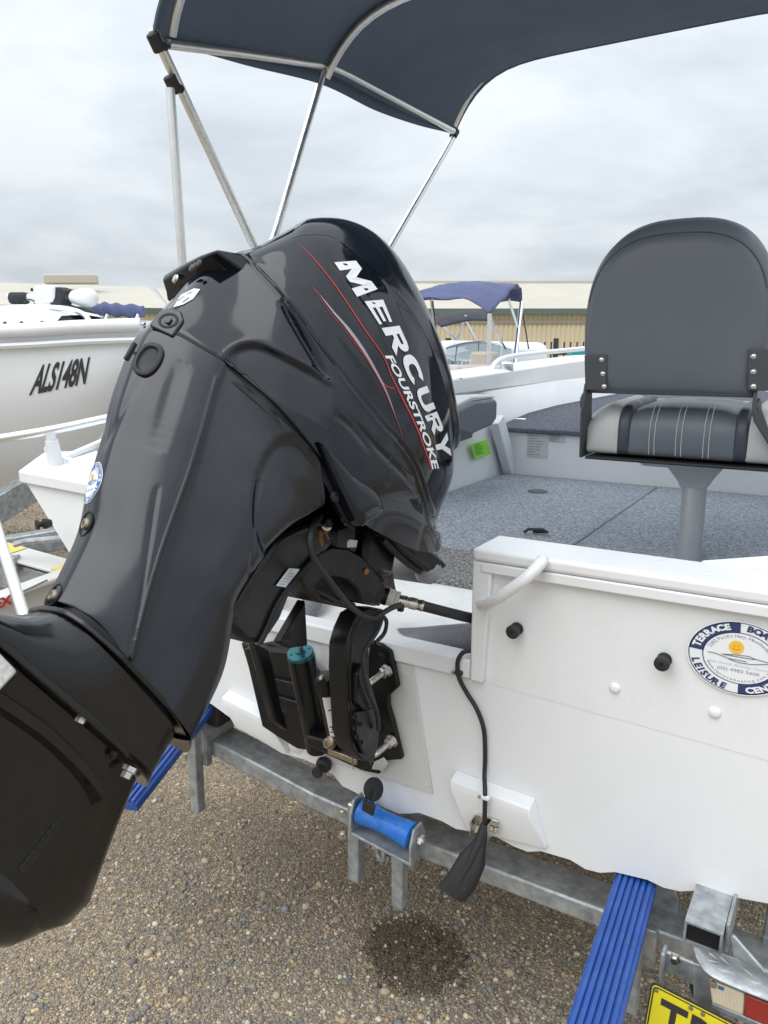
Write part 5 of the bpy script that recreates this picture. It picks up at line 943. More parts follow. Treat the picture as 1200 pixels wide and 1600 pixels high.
# inner tray closes the underside so nothing is hollow
und = E2[0]; tray = MB(); ring = np.vstack([und, mirror_surf(und)[::-1][1:-1]]); c0 = world(und.mean(0)*np.array([1, 1, 0])+np.array([0, .03, 0])); rw = world(ring); tray.add(list(rw)+[c0], [(i, (i+1) % len(rw), len(rw)) for i in range(len(rw))]); tray.build('cowl_tray', BLACK_CAST, eng, None)
# ---- lettering and stripes on the side panel
def strip(o_, i_): return [[o_[k], o_[k+1], i_[k+1], i_[k]] for k in range(len(o_)-1)]
def arcp(cx_, cy_, rx, ry, a0, a1, n): return [(cx_+rx*math.copysign(abs(math.cos(R(a)))**.8, math.cos(R(a))), cy_+ry*math.copysign(abs(math.sin(R(a)))**.8, math.sin(R(a)))) for a in np.linspace(a0, a1, n)]
GLY = {'M': [[(0, 0), (0, 1), (.24, 1), (.24, 0)], [(.24, 1), (.28, 1), (.50, .50), (.50, .10), (.42, .10), (.24, .56)], [(.5, .5), (.72, 1), (.76, 1), (.76, .56), (.58, .10), (.5, .1)], [(.76, 0), (.76, 1), (1, 1), (1, 0)]],
 'E': [[(0, 0), (0, 1), (.30, 1), (.30, 0)], [(.30, .79), (.30, 1), (1, 1), (1, .79)], [(.30, .40), (.30, .60), (.92, .60), (.92, .40)], [(.30, 0), (.30, .21), (1, .21), (1, 0)]],
 'R': [[(0, 0), (0, 1), (.29, 1), (.29, 0)]] + strip([(.29, 1), (.68, 1), (.86, .96), (.97, .84), (.97, .62), (.86, .46), (.68, .40), (.29, .40)], [(.29, .78), (.62, .78), (.67, .77), (.69, .74), (.69, .66), (.67, .63), (.62, .62), (.29, .62)]) + [[(.40, .40), (.70, .40), (1.02, 0), (.70, 0)]],
 'C': strip(arcp(.5, .5, .52, .51, 38, 322, 26), arcp(.53, .5, .24, .27, 38, 322, 26)),
 'U': strip([(0, 1), (0, .42)] + arcp(.5, .42, .5, .43, 180, 360, 14) + [(1, .42), (1, 1)], [(.28, 1), (.28, .42)] + arcp(.5, .42, .22, .22, 180, 360, 14) + [(.72, .42), (.72, 1)]),
 'Y': [[(0, 1), (.30, 1), (.50, .66), (.5, .42), (.36, .42)], [(1, 1), (.70, 1), (.50, .66), (.5, .42), (.64, .42)], [(.36, 0), (.36, .42), (.64, .42), (.64, 0)]]}
c6 = lambda x, y: np.array([370+x/3.158, 330+y/3.158])
LQ = [('M', (480, 254), (592, 424), (586, 246), (692, 386)), ('E', (628, 446), (702, 560), (720, 438), (764, 546)), ('R', (712, 578), (784, 712), (800, 566), (856, 690)), ('C', (804, 724), (870, 872), (872, 702), (930, 846)), ('U', (876, 884), (926, 998), (936, 862), (978, 974)), ('R', (924, 1012), (972, 1106), (984, 988), (1022, 1082)), ('Y', (968, 1122), (990, 1212), (1034, 1092), (1056, 1208))]
for ch, b0, b1, c0_, c1_ in LQ:
    b0, b1, c0_, c1_ = (c6(*p) for p in (b0, b1, c0_, c1_)); q = MB()
    for poly in GLY[ch]:
        vs_ = []
        for (x, y) in poly:
            p = (b0*(1-x)+b1*x)*(1-y)+(c0_*(1-x)+c1_*x)*y; c = cast(ctree, p[0], p[1], .0012)
            if c is not None: vs_.append(c)
        if len(vs_) == len(poly): q.add(vs_, [tuple(range(len(poly)))])
    q.build('letter', DECAL, cowl, None, fix=False)
map_text(ctree, 'FOURSTROKE', [(601, 556), (620, 592), (638, 630), (655, 670), (668, 707), (676, 736)], [(611, 553), (630, 590), (648, 628), (664, 667), (677, 704), (685, 732)], .0011, DECAL, 'small_lettering', cowl, .03, .15, 1.0)
def ribbon(tree, pts, w0, m, name, par, eps=.0010, n=70):
    P = pl(pts, n); d = np.gradient(P, axis=0); d /= np.linalg.norm(d, axis=1, keepdims=True); nn = np.stack([-d[:, 1], d[:, 0]], -1); wv = np.interp(np.linspace(0, 1, n), np.linspace(0, 1, len(w0)), w0)
    A, B = [], []; la = lb = None
    for p, k, ww in zip(P, nn, wv):
        a = cast(tree, *(p+k*ww/2), eps); b = cast(tree, *(p-k*ww/2), eps); la = a if a is not None else la; lb = b if b is not None else lb
        if la is not None and lb is not None: A.append(la); B.append(lb)
    q = MB(); q.grid(np.array([A, B])); return q.build(name, m, par, None, fix=False)
ribbon(ctree, [(466, 381), (492, 407), (520, 442), (545, 478), (570, 516), (598, 556), (612, 590), (630, 626), (650, 667), (664, 704), (674, 734)], [.3, 1.1, 1.4, 1.4, 1.4, 1.4, 1.9, 2.1, 1.8, 1.0], DECAL_RED, 'red_pinstripe', cowl)
ribbon(ctree, [(489, 450), (510, 473), (535, 506), (560, 540), (585, 577), (598, 598), (606, 605), (616, 607)], [.3, .9, 1.0, 1.1, 1.3, 1.3], DECAL_RED, 'red_pinstripe', cowl)
ribbon(ctree, [(486, 446), (515, 488), (545, 525), (575, 566), (600, 610), (622, 664), (628, 685)], [.3, .8, 1.0, 1.2, 1.4, 1.0, .3], mat('decal_dark_red', (.28, .03, .03), .3), 'dark_red_pinstripe', cowl)
ribbon(ctree, [(500, 462), (520, 487), (545, 516), (566, 545), (588, 582), (604, 614), (618, 652)], [.4, 2.5, 4.5, 4.5, 3.0, 1.5, .4], mat('decal_grey_flash', (.30, .31, .33), .35), 'grey_flash', cowl)
# ---- crown band: the raised dark rim over the top of the cowl
cb = MB(); i0, i1 = int(NR*.655), NR-1; j0, j1 = int(NS*.305), int(NS*.93)
sub = E2[i0:i1+1:3, j0:j1+1:2].copy(); nb_ = Nn[i0:i1+1:3, j0:j1+1:2]; off_ = .0045*np.clip(np.minimum(np.arange(sub.shape[0])[:, None], 3)/3., 0, 1)*np.clip(np.minimum(np.arange(sub.shape[1])[None], 3)/3., 0, 1)
sub = toE(world(sub)+nb_*(off_+.0004)[..., None]); sub[-1, :, 2] = 0; link('crown_band', weld(two_sides(sub), 'crown_band'), BLACK_PAINT, eng, 60)
# ---- rear latch housing, label, plugs
hw_ = .080
HS = [(-hw_, .0), (-.02, .15), (.03, .45), (.056, .8), (.070, 1.0)]
q = MB(); q.loft([[EP(-.558+.010*k, .250+.004*k, s_), EP(-.560+.012*k, .260, s_), EP(-.515, .305-.018*k, s_), EP(-.47, .308-.022*k, s_), EP(-.47, .230+.040*k, s_), EP(-.533+.024*k, .230+.034*k, s_)] for s_, k in HS]); q.build('latch_housing', BLACK_PAINT, eng, bevel=.004, bseg=3)
q = MB(); q.loft([[EP(-.533+.020*k, .229+.030*k, s_), EP(-.5510+.005*k, .249+.004*k, s_), EP(-.5500+.005*k, .252+.004*k, s_), EP(-.520+.018*k, .232+.03*k, s_)] for s_, k in HS[:-1]]); q.build('latch_lip', GROOVE, eng, 40)
for (u, v, r_) in ((279, 440, .008), (312, 440, .007), (318, 434, .006), (326, 420, .006)):
    c = EP(-.549, .240, (u-300)*.0016)-EF2*.002-EA*.001; q = MB(); q.lathe(c, -EF2*.9-EA*.3, [(0, r_), (.003, r_*.8), (.0035, 0)], 10); q.build('latch_screw', STEEL if u == 279 else GREY_PLASTIC, eng)
# ---- driveshaft cover: below the seam
def lv(a_c, k, fa, pr):     # one level: list of (f, s); its height follows a = a_c + k*(f+.40)
    return [(f, a_c+k*(f+.40), s) for f, s in pr]
def cover_level(pix_c, pix_f, aft, sc_, sf, kf):
    aft = aft-.004
    c = SU(*pix_c, sc_); f = SU(*pix_f, sf); a0 = c[1]-(f[1]-c[1])/(f[0]-c[0])*(c[0]-aft)*0
    sl = (f[1]-c[1])/(f[0]-c[0]); A = lambda ff: c[1]+sl*(ff-c[0])
    m1 = c[0]+(f[0]-c[0])*.33; m2 = c[0]+(f[0]-c[0])*.7; bul = .012
    g = lambda t: aft+(c[0]-aft)*t
    P = [(aft, A(aft), 0), (aft+.0035, A(aft+.0035), sc_*.27), (g(.36), A(g(.36)), sc_*.63), (g(.78), A(g(.78)), sc_*.92), tuple(c), (c[0]+.016, A(c[0]+.016), sc_+.001), (m1, A(m1), sc_+(sf-sc_)*.30+.002), (m2, A(m2), sc_+(sf-sc_)*.74+.006), (f[0], f[1], sf), (f[0]+.012, A(f[0]+.012), sf*.75), (f[0]+.014, A(f[0]+.014), 0)]
    return P
LV = [cover_level((350, 563), (500, 720), -.545, .100, .165, 1), cover_level((338, 600), (508, 778), -.548, .100, .156, 1), cover_level((318, 665), (488, 800), -.530, .100, .138, 1), cover_level((300, 722), (455, 822), -.508, .099, .126, 1),
      cover_level((275, 795), (410, 868), -.485, .098, .116, 1), cover_level((252, 868), (370, 928), -.462, .097, .112, 1), cover_level((232, 935), (362, 965), -.451, .096, .108, 1), cover_level((216, 985), (345, 1050), -.449, .095, .102, 1), cover_level((203, 1032), (297, 1150), -.448, .094, .096, 1)]
L0 = np.array(LV, float)
cov = spl(np.transpose(spl(L0, 170), (1, 0, 2)), 170).transpose(1, 0, 2); cov[:, 0, 2] = 0; cov[:, -1, 2] = 0
Wc = world(cov); Nc = normals(Wc); cc = world(np.array([-.36, -.12, 0.])); Nc *= np.sign(((Wc-cc)*Nc).sum(-1).mean()); pc_ = PX(Wc).reshape(-1, 2); flat = pc_; disp = np.zeros(len(flat))
groove([(247, 755), (240, 800), (230, 870), (218, 950), (206, 1022)], .0022, 4.0, taper=True)
groove([(338, 590), (300, 722), (255, 850), (225, 950), (205, 1028)], -.0018, 3.5)
groove([(150, 700), (165, 690), (215, 600), (240, 560)], .0015, 5, taper=True)
groove([(285, 560), (270, 600), (255, 650), (235, 720)], .0022, 16, taper=True)
archc = pl([(392, 900), (396, 840), (402, 780), (412, 730), (432, 697), (458, 682), (480, 688), (500, 706)], 80)
groove([(392, 900), (396, 840), (402, 780), (412, 730), (432, 697), (458, 682), (480, 688), (500, 706)], .0016, 3)
dC = np.array([((x-452)/58)**2+((y-790)/108)**2 for x, y in flat]); disp -= .006*np.clip((1.05-dC)/.3, 0, 1)
Ec = toE(Wc+Nc*disp.reshape(cov.shape[:2])[..., None]); Ec[:, 0, 2] = 0; Ec[:, -1, 2] = 0; Ec[0, :, 1] -= .003
cover = link('driveshaft_cover', weld(two_sides(Ec), 'driveshaft_cover', .0003), BLACK_PAINT, eng, 60)
Fs = world(Ec).reshape(-1, 3); Fp = world(mirror_surf(Ec)).reshape(-1, 3); nb2 = 170
vtree = BVHTree.FromPolygons([tuple(p) for p in np.vstack([Fs, Fp])], [(o_+i*nb2+j, o_+i*nb2+j+1, o_+(i+1)*nb2+j+1, o_+(i+1)*nb2+j) for o_ in (0, len(Fs)) for i in range(169) for j in range(nb2-1)])
# dark gasket in the seam between cowl and cover
sm_r = np.array([und[j]*np.array([1, 1, .975])+np.array([.004 if und[j][0] < -.45 else 0, -.001, 0]) for j in range(0, int(NS*.60), 2)]); gk = MB(); gk.grid(np.array([world(sm_r+np.array([0, .012, -.003])), world(sm_r+np.array([0, -.016, -.003]))])); mg = mirror_surf(sm_r); gk.grid(np.array([world(mg+np.array([0, .012, .003])), world(mg+np.array([0, -.016, .003]))])); gk.build('seam_gasket', GROOVE, eng, None)
def on2(u, v, eps):
    r = Vector(ray(u, v)).normalized(); best = None
    for t_ in (ctree, vtree):
        h = t_.ray_cast(Vector(CAM), r)
        if h[0] is not None and (best is None or h[3] < best[3]): best = h
    if best is None: return None
    n = best[1] if best[1].dot(r) < 0 else -best[1]; return np.array(best[0]+n*eps)
for pts_ in ([(200, 548), (206, 550), (214, 553), (224, 556)], [(270, 521), (276, 521), (284, 524), (300, 533), (322, 546), (350, 562), (375, 580), (400, 603), (440, 641), (490, 702), (517, 739), (545, 788), (562, 818)]):
    P = pl(pts_, 90); A = []; B = []
    dv_ = np.gradient(P, axis=0); dv_ /= np.linalg.norm(dv_, axis=1, keepdims=True)
    for (u, v), d_ in zip(P, dv_):
        a1, b1_ = on2(u+d_[1]*2.4, v-d_[0]*2.4, .0008), on2(u-d_[1]*2.4, v+d_[0]*2.4, .0008)
        if a1 is not None and b1_ is not None: A.append(a1); B.append(b1_)
    q = MB(); q.grid(np.array([A, B])); q.build('seam_strip', GROOVE, eng, None, fix=False)
# screws in recesses, oval plug, keyhole latch, label
def on(tree, u, v, eps=0.0):
    for du, dv in ((0, 0), (2, 0), (4, 0), (0, -3), (8, 0), (0, 6), (14, 0), (0, -10), (24, 0), (0, -20)):
        r = Vector(ray(u+du, v+dv)).normalized(); h = tree.ray_cast(Vector(CAM), r)
        if h[0] is not None: break
    n = np.array(h[1]); n = n if n@np.array(r) < 0 else -n; return np.array(h[0])+n*eps, n
for (u, v) in ((135, 819), (84, 931)):
    c, n = on(vtree, u, v); q = MB(); dwn = -EA; q.lathe(c-n*.004, n, [(0, .0165), (.0045, .0185), (.006, .0175), (.0052, .0150), (.001, .0135)], 24); rec = q.build('screw_recess', GROOVE, cover)
    q = MB(); q.lathe(c-n*.002, n, [(0, .0088), (.004, .0086), (.0065, .007), (.0067, .0035), (.004, .003)], 18); q.build('screw', BRASS, rec)
ring_ = lambda tree, u, v: on(tree, u, v)
c, n = on(ctree, 263, 505); s1_ = np.cross(n, EA); s1_ /= np.linalg.norm(s1_); u1 = np.cross(s1_, n)
q = MB(); q.prism([c+s1_*x+u1*y-n*.003 for x, y in ((-.020, -.022), (.022, -.016), (.022, .016), (.012, .026), (-.008, .026), (-.020, .012))], n*.0065); q.build('latch_plate', BLACK_PAINT, cowl, bevel=.003, bseg=3)
q = MB(); q.lathe(c+n*.001+u1*.002, n, [(0, .015), (.0032, .015), (.0036, .011), (.001, .010)], 22); q.build('latch_keyhole', GROOVE, cowl)
q = MB(); q.bar(c+n*.0045+u1*.006, c+n*.0045-u1*.004, .010, .002); q.build('keyhole_slot', GREY_PLASTIC, cowl)
c, n = on(vtree, 232, 562); s1_ = np.cross(n, EA); s1_ /= np.linalg.norm(s1_); u1 = np.cross(s1_, n)
q = MB()
for k, (ra_, rb_) in enumerate(((0, 0),)):
    A = np.linspace(0, 2*math.pi, 29)[:-1]; L1 = [[c+s1_*math.copysign(abs(math.cos(a))**.7, math.cos(a))*rx+u1*math.sin(a)*ry+n*h for a in A] for rx, ry, h in ((.020, .027, -.006), (.020, .027, .0035), (.0175, .0245, .005), (.0145, .0205, .005), (.0125, .018, .001), (.001, .002, .001))]; q.loft(L1)
q.build('flush_plug', BLACK_RUB, cover)
q = MB(); q.bar(c+s1_*.030-u1*.012+n*.003, c+s1_*.030+u1*.018+n*.003, .006, .008); q.build('plug_tab', BLACK_RUB, cover, bevel=.002)
lab = [(272, 481), (284, 462), (304, 452), (313, 453), (302, 468), (286, 477)]
q = MB(); L1 = [on(ctree, u, v, .0012)[0] for u, v in lab]; q.prism(L1, -EF2*.0005); lb_ = q.build('cowl_label', STICK_W, cowl, None)
q = MB()
for (u0, v0, u1_, v1_) in ((279, 472, 289, 464), (285, 474, 296, 466), (290, 462, 300, 457)):
    q.bar(on(ctree, u0, v0, .0025)[0], on(ctree, u1_, v1_, .0025)[0], .0025, .0006)
q.build('printed_lines', STICK_K, lb_, None)
# round shop sticker on the cover
scx, nrm_ = on(vtree, 144, 754, .0); P0 = on(vtree, 150, 722)[0]; P1 = on(vtree, 135, 786)[0]; ey_ = P0-P1; rad = np.linalg.norm(ey_)/2; ey_ /= np.linalg.norm(ey_); c3 = on(vtree, 146, 753)[0]; ex2 = np.cross(ey_, nrm_); ex2 /= np.linalg.norm(ex2)
cen = c3-ex2*.006
def wrap(qm, h):
    # lay a flat drawing onto the curved cover
    out_ = []
    for p in qm.v:
        o_ = Vector(np.array(p)+nrm_*.05); r_ = vtree.ray_cast(o_, Vector(-nrm_), .12)
        out_.append(tuple(np.array(r_[0])+nrm_*h) if r_[0] is not None else p)
    qm.v = out_; return qm
def ring2(r0_, r1_, a0, a1, n): q = MB(); ring_sector(q, cen, ex2, ey_, r0_, r1_, a0, a1, n); return q
rad *= 1.0
q = MB()
for k in range(6): ring_sector(q, cen, ex2, ey_, rad*k/6+.0001, rad*(k+1)/6, 0, 360, 48)
s2_ = wrap(q, .0006).build('shop_sticker', STICK_W, cover, None, fix=False)
q = MB(); ring_sector(q, cen, ex2, ey_, rad*.72, rad*.96, 95, 178); ring_sector(q, cen, ex2, ey_, rad*.72, rad*.96, 272, 358); ring_sector(q, cen, ex2, ey_, rad*.93, rad*.96, 0, 360, 48); ring_sector(q, cen, ex2, ey_, rad*.70, rad*.73, 0, 360, 48); wrap(q, .0010).build('sticker_ring', STICK_B, s2_, None, fix=False)
q = MB(); arc_text(q, 'CENTRE', cen, ex2, ey_, rad*.76, 170, 108, rad*.15, inside=True, bold=.04); arc_text(q, 'TERRACE', cen, ex2, ey_, rad*.77, -82, -10, rad*.14, bold=.04); wrap(q, .0015).build('white_lettering', STICK_W, s2_, None, fix=False)
q = MB(); arc_text(q, 'BOATING &', cen, ex2, ey_, rad*.77, 8, 88, rad*.14, bold=.04); arc_text(q, 'LEISURE', cen, ex2, ey_, rad*.76, 258, 190, rad*.15, inside=True, bold=.04); arc_text(q, '2382 Pacific Hwy, Heatherbrae', cen, ex2, ey_, rad*.58, -70, 70, rad*.08, bold=0); flat_text(q, '(02) 4983 5600', cen-ey_*rad*.42, ex2, ey_, rad*.09, 0, width=rad*.8, center=True)
for p_ in bl: q.tube([cen+ex2*x*rad/.0845+ey_*z*rad/.0845 for x, z in p_], .0005, 4)
wrap(q, .0015).build('blue_lettering', STICK_B, s2_, None, fix=False)
q = MB(); sc2 = cen+ey_*rad*.30-ex2*rad*.05; q.add([sc2]+[sc2+ex2*math.cos(a)*rad*.13+ey_*math.sin(a)*rad*.13 for a in np.linspace(0, 6.283, 25)[:-1]], [(0, i+1, (i+1) % 24+1) for i in range(24)]); wrap(q, .0015).build('sun_emblem', STICK_Y, s2_, None, fix=False)
# ---- teardrop end of the rear quarter that overlaps the chin
tl = pl([(497, 690), (517, 737), (534, 774), (550, 806), (563, 822), (578, 815), (592, 805), (597, 796), (592, 780), (580, 765), (560, 752), (538, 735)], 40)
P = [EP(*SU(u, v, .171)) for u, v in tl]
P = np.array(P); cen_ = P.mean(0); q = MB(); nx = ES2
q.loft([list(P-nx*.03), list(P), list(cen_+(P-cen_)*.94+nx*.006), list(cen_+(P-cen_)*.8+nx*.009), list(cen_+(P-cen_)*.3+nx*.011)]); q.build('cowl_tail_panel', BLACK_GLOSS, eng, 50)
c = EP(*SU(522, 777, .166)); q = MB(); q.lathe(c, ES2, [(0, .008), (.003, .008), (.004, .005), (.002, .004)], 14); q.build('panel_screw', BLACK_CAST, eng)
# ---- leg below the cover: splash plate, adapter, second plate, gearcase
def leg_ring(fa, ff, a_aft, a_fore, w_, nose=.06, n=10):
    A = lambda f: a_aft+(a_fore-a_aft)*(f-fa)/(ff-fa); half_ = [(fa, 0), (fa+.006, w_*.55), (fa+.03, w_*.86), (fa+.08, w_), (ff-nose*1.6, w_), (ff-nose*.9, w_*.92), (ff-nose*.35, w_*.6), (ff-nose*.08, w_*.22), (ff, 0)]
    h_ = spl(half_, 26); R_ = [EP(f, A(f), s) for f, s in h_] + [EP(f, A(f), -s) for f, s in h_[-2:0:-1]]; return R_
ff1 = SU(303, 1166, .05); fa1 = (-.495, -.318)
def plate(fa, aa, ff, af, w_, thick, name, m=BLACK_LEG, nose=.10):
    r_ = leg_ring(fa, ff, aa, af, w_, nose); q = MB(); q.loft([r_, [p-EA*thick for p in r_]]); return q.build(name, m, eng, bevel=.0015)
# straight neck right under the cover
q = MB(); q.loft([leg_ring(-.440, -.215, -.292, -.362, .088, .05), leg_ring(-.446, -.215, -.316, -.384, .088, .05)]); q.build('neck', GROOVE, eng, 50)
tipf = SU(306, 1168, .02); plate(-.458, -.302, tipf[0], tipf[1]-.004, .108, .007, 'splash_plate', nose=.12)
e1 = SU(240, 1228, .02)
q = MB(); q.loft([leg_ring(-.456, -.212, -.310, -.380, .099, .045), leg_ring(-.464, -.212, -.319, -.386, .097, .045), leg_ring(-.485, -.212, -.333, -.396, .095, .045), leg_ring(-.530, -.212, -.347, -.410, .093, .045), leg_ring(-.60, -.212, -.352, -.425, .091, .045), leg_ring(-.66, -.212, -.350, -.435, .090, .045)]); q.build('adapter_housing', BLACK_LEG, eng, 50)
plate(-.78, -.318, e1[0], e1[1]+.004, .104, .009, 'ventilation_plate', nose=.12)
# zinc block set in the plate's side at the left edge
z0 = [SU(u, v, .103) for u, v in ((-20, 1006), (0, 1022), (26, 1049), (4, 1073), (-20, 1096))]
q = MB(); q.prism([EP(*(p+np.array([0, 0, -.02]))) for p in z0], ES2*.024); q.build('zinc_anode', ZINC, eng, bevel=.003)
zf = [SU(u, v, .102) for u, v in ((-20, 1000), (3, 1018), (34, 1049), (8, 1078), (-20, 1098))]
q = MB(); q.prism([EP(*(p+np.array([0, 0, -.03]))) for p in zf], ES2*.030); q.build('anode_frame', BLACK_LEG, eng, bevel=.003)
# gearcase strut
def gl(a_aft, a_fore, fa, ff, w_, nose=.08): return leg_ring(fa, ff, a_aft, a_fore, w_, nose)
p1 = SU(238, 1233, .03); p2 = SU(215, 1244, .03); p3 = SU(150, 1415, .02); p4 = SU(128, 1445, .02)
q = MB(); q.loft([gl(-.345, p1[1], -.70, p2[0], .076), gl(-.46, -.505, -.72, p2[0]+(p3[0]-p2[0])*.35, .058), gl(-.55, -.56, -.72, p2[0]+(p3[0]-p2[0])*.72, .048), gl(-.60, p3[1], -.72, p3[0], .046), gl(-.70, p3[1]-.03, -.72, p3[0]-.012, .040), gl(-.80, p4[1]-.04, -.70, p4[0]-.06, .030)]); gc = q.build('gearcase_strut', BLACK_LEG, eng, 50)
# torpedo along the propeller shaft
tc0 = SU(18, 1395, .05); q = MB(); q.lathe(EP(p4[0]-.035, p4[1]-.008, 0), EP(-.9, -.640, 0)-EP(p4[0]-.035, p4[1]-.008, 0), [(0, .004), (.012, .024), (.04, .042), (.10, .058), (.2, .066), (.45, .064)], 32); q.build('gearcase_torpedo', BLACK_LEG, eng, 60)
rv = [SU(u, v, .072) for u, v in ((-20, 1082), (60, 1135), (110, 1178), (140, 1210), (163, 1240))]
q = MB(); q.loft([[EP(*(p+np.array([0, .010*k+.003, -.025]))), EP(*(p+np.array([0, .005*k+.002, .005*k**.5+.003]))), EP(*(p+np.array([0, -.006, .004*k**.5+.002]))), EP(*(p+np.array([0, -.024, -.025])))] for p, k in zip(spl(rv, 14), np.linspace(1, .12, 14))]); q.build('strut_ridge', BLACK_LEG, eng, 50)
gtree = BVHTree.FromPolygons([tuple(v.co) for v in gc.data.vertices], [tuple(p.vertices) for p in gc.data.polygons])
for i in range(7):
    u, v = 87-8.2*i, 1293+10.5*i
    try: c, n = on(gtree, u, v)
    except Exception: continue
    q = MB(); q.lathe(c-n*.002, n, [(0, .0066), (.0034, .0066), (.0038, .0050), (.0006, .0046)], 14); q.build('water_intake', BLACK_LEG, gc); q = MB(); q.lathe(c-n*.0005, n, [(0, .0050), (.0032, .0050)], 12); q.build('intake_hole', GROOVE, gc)
for (u, v, k) in ((130, 1119, 1), (201, 1205, 1), (160, 1140, 0), (176, 1182, 0)):
    c = EP(*SU(u, v, .082)); q = MB(); q.lathe(c, -EA, [(-.006, .010 if k else .005), (0, .010 if k else .005), (.0015, .0072 if k else .004), (.009 if k else .004, .0070 if k else .003)], 6); q.build('flange_bolt', STEEL if k else BLACK_CAST, eng)
# ---- swivel arm along the leg's front face
sw = [(499, 800), (470, 808), (425, 850), (385, 905), (350, 950), (353, 976), (372, 992), (384, 1004), (404, 1009), (424, 992), (440, 968), (455, 930), (488, 880), (520, 852), (520, 812)]
q = MB(); SWP = np.array([SU0(u, v, .072) for u, v in sw]); q.prism([EP0(p[0], p[1], .072) for p in SWP], (-.144, 0, 0)); q.build('swivel_bracket', BLACK_CAST, eng, bevel=.010, bseg=3)
for pts, r_ in (([(492, 868), (470, 893), (448, 920), (430, 950), (415, 985), (404, 1006)], .006), ([(497, 815), (440, 842), (408, 880), (378, 928), (358, 962)], .008)):
    q = MB(); q.tube(spl([EP0(*SU0(u, v, .074)) for u, v in pts], 24), r_, 8); q.build('casting_rib', BLACK_CAST, eng, 60)
ip = [(352, 950), (372, 938), (392, 935), (376, 980), (358, 978)]
q = MB(); q.prism([EP0(*SU0(u, v, .078)) for u, v in ((367, 951), (376, 955), (371, 968), (361, 963))], (.003, 0, 0)); q.build('square_boss', BLACK_CAST, eng, bevel=.001)
lp = [EP0(*SU0(u, v, .0745)) for u, v in ((451, 888), (468, 889), (447, 918), (431, 915))]
q = MB(); q.prism(lp, (.001, 0, 0)); sl = q.build('serial_label', mat('label_silver', (.62, .66, .70), .4), eng, None); q = MB()
for i in range(6):
    t = .12+i*.15; a = lp[0]+(lp[3]-lp[0])*t; b = lp[1]+(lp[2]-lp[1])*t; w_ = (.25, .62, .8, .7, .76, .5)[i]; q.bar(a+(b-a)*.12+np.array([.0014, 0, 0]), a+(b-a)*(.12+w_)+np.array([.0014, 0, 0]), .0005, .0036, up=(1, 0, 0))
q.build('printed_lines', INK_GREY, sl, None)
# yoke: arched head at the tilt tube
yk_ = [(470, 905), (486, 880), (500, 862), (520, 853), (545, 856), (566, 868), (584, 888), (598, 910), (606, 930), (590, 948), (566, 944), (560, 922), (545, 906), (524, 900), (503, 905), (492, 918), (505, 932), (545, 937), (560, 944), (552, 953), (500, 942), (478, 925)]
q = MB(); q.prism([U(u, v, x=.062) for u, v in yk_], (-.115, 0, 0)); q.build('tilt_yoke', BLACK_CAST, eng, bevel=.005)
q = MB(); q.box(U(545, 850, x=-.02), (.16, .12, .10), Matrix.Rotation(R(-20), 3, 'X')); q.box(U(520, 842, x=.03), (.06, .08, .07)); q.box(U(500, 838, x=.05), (.03, .05, .05), Matrix.Rotation(R(30), 3, 'X')); q.build('engine_underside', BLACK_CAST, eng, bevel=.012)
q = MB(); q.prism([U(u, v, x=-.03) for u, v in ((545, 850), (572, 846), (580, 870), (592, 930), (575, 925), (555, 880))], (.05, 0, 0)); q.build('steering_arm', BLACK_CAST, eng, bevel=.006)
q = MB(); q.box(U(547, 848, x=.055), (.012, .035, .018), Matrix.Rotation(R(-15), 3, 'X')); q.build('cable_clamp', STEEL, eng, bevel=.003)
q = MB(); q.lathe(U(505, 826, x=.07), (.6, -.4, .4), [(0, .010), (.02, .010), (.022, .007), (.03, .007)], 12); q.build('hose_joint', STEEL, eng)
q = MB(); q.tube([U(500, 830, x=.08), U(501, 842, x=.085), U(503, 853, x=.085)], [.003, .004, .003], 8); q.tube([U(508, 832, x=.07), U(512, 842, x=.07)], .003, 8); q.build('copper_fitting', RUST, eng)
q = MB(); q.lathe(U(573, 893, x=.066), (1, -.3, 0), [(-.01, .006), (.0, .006)], 14); q.build('rusty_pin', RUST, eng)
# ---- clamp brackets on the transom
s_pl = [(575, 951), (558, 962), (548, 985), (541, 1010), (540, 1050), (542, 1090), (545, 1147), (552, 1172), (568, 1190), (584, 1192), (592, 1160), (588, 1110), (577, 1060), (577, 1010), (590, 980), (600, 952)]
q = MB(); q.prism([U(u, v, x=.052) for u, v in s_pl], (-.040, 0, 0)); cbk = q.build('clamp_bracket', BLACK_CAST, eng, bevel=.003, bseg=2)
q = MB(); q.tube(spl([U(u, v, x=.050) for u, v in ((574, 955), (558, 975), (548, 1005), (546, 1060), (548, 1110), (552, 1150))], 24), .0045, 8); q.build('bracket_rib', BLACK_CAST, eng, 60)
fl = [(583, 998), (602, 1004), (616, 1014), (627, 1070), (612, 1084), (612, 1100), (619, 1124), (633, 1182), (606, 1184), (598, 1205), (572, 1200), (575, 1100)]
q = MB(); q.prism([U(u, v, y=-.006) for u, v in fl], (0, -.016, 0)); q.build('clamp_flange', BLACK_CAST, eng, bevel=.003, bseg=2)
pf = [(384, 1000), (402, 1006), (430, 1000), (478, 1010), (492, 1080), (500, 1165), (482, 1160), (470, 1155), (445, 1140), (418, 1125), (413, 1108), (402, 1060)]
q = MB(); q.prism([U(u, v, y=-.010) for u, v in pf], (0, -.02, 0)); q.build('port_clamp_flange', BLACK_CAST, eng, bevel=.005, bseg=3)
q = MB(); q.prism([U(u, v, x=-.155) for u, v in ((386, 1002), (410, 1012), (428, 1100), (440, 1140), (418, 1124), (402, 1062))], (.02, 0, 0)); q.build('port_clamp_bracket', BLACK_CAST, eng, bevel=.004)
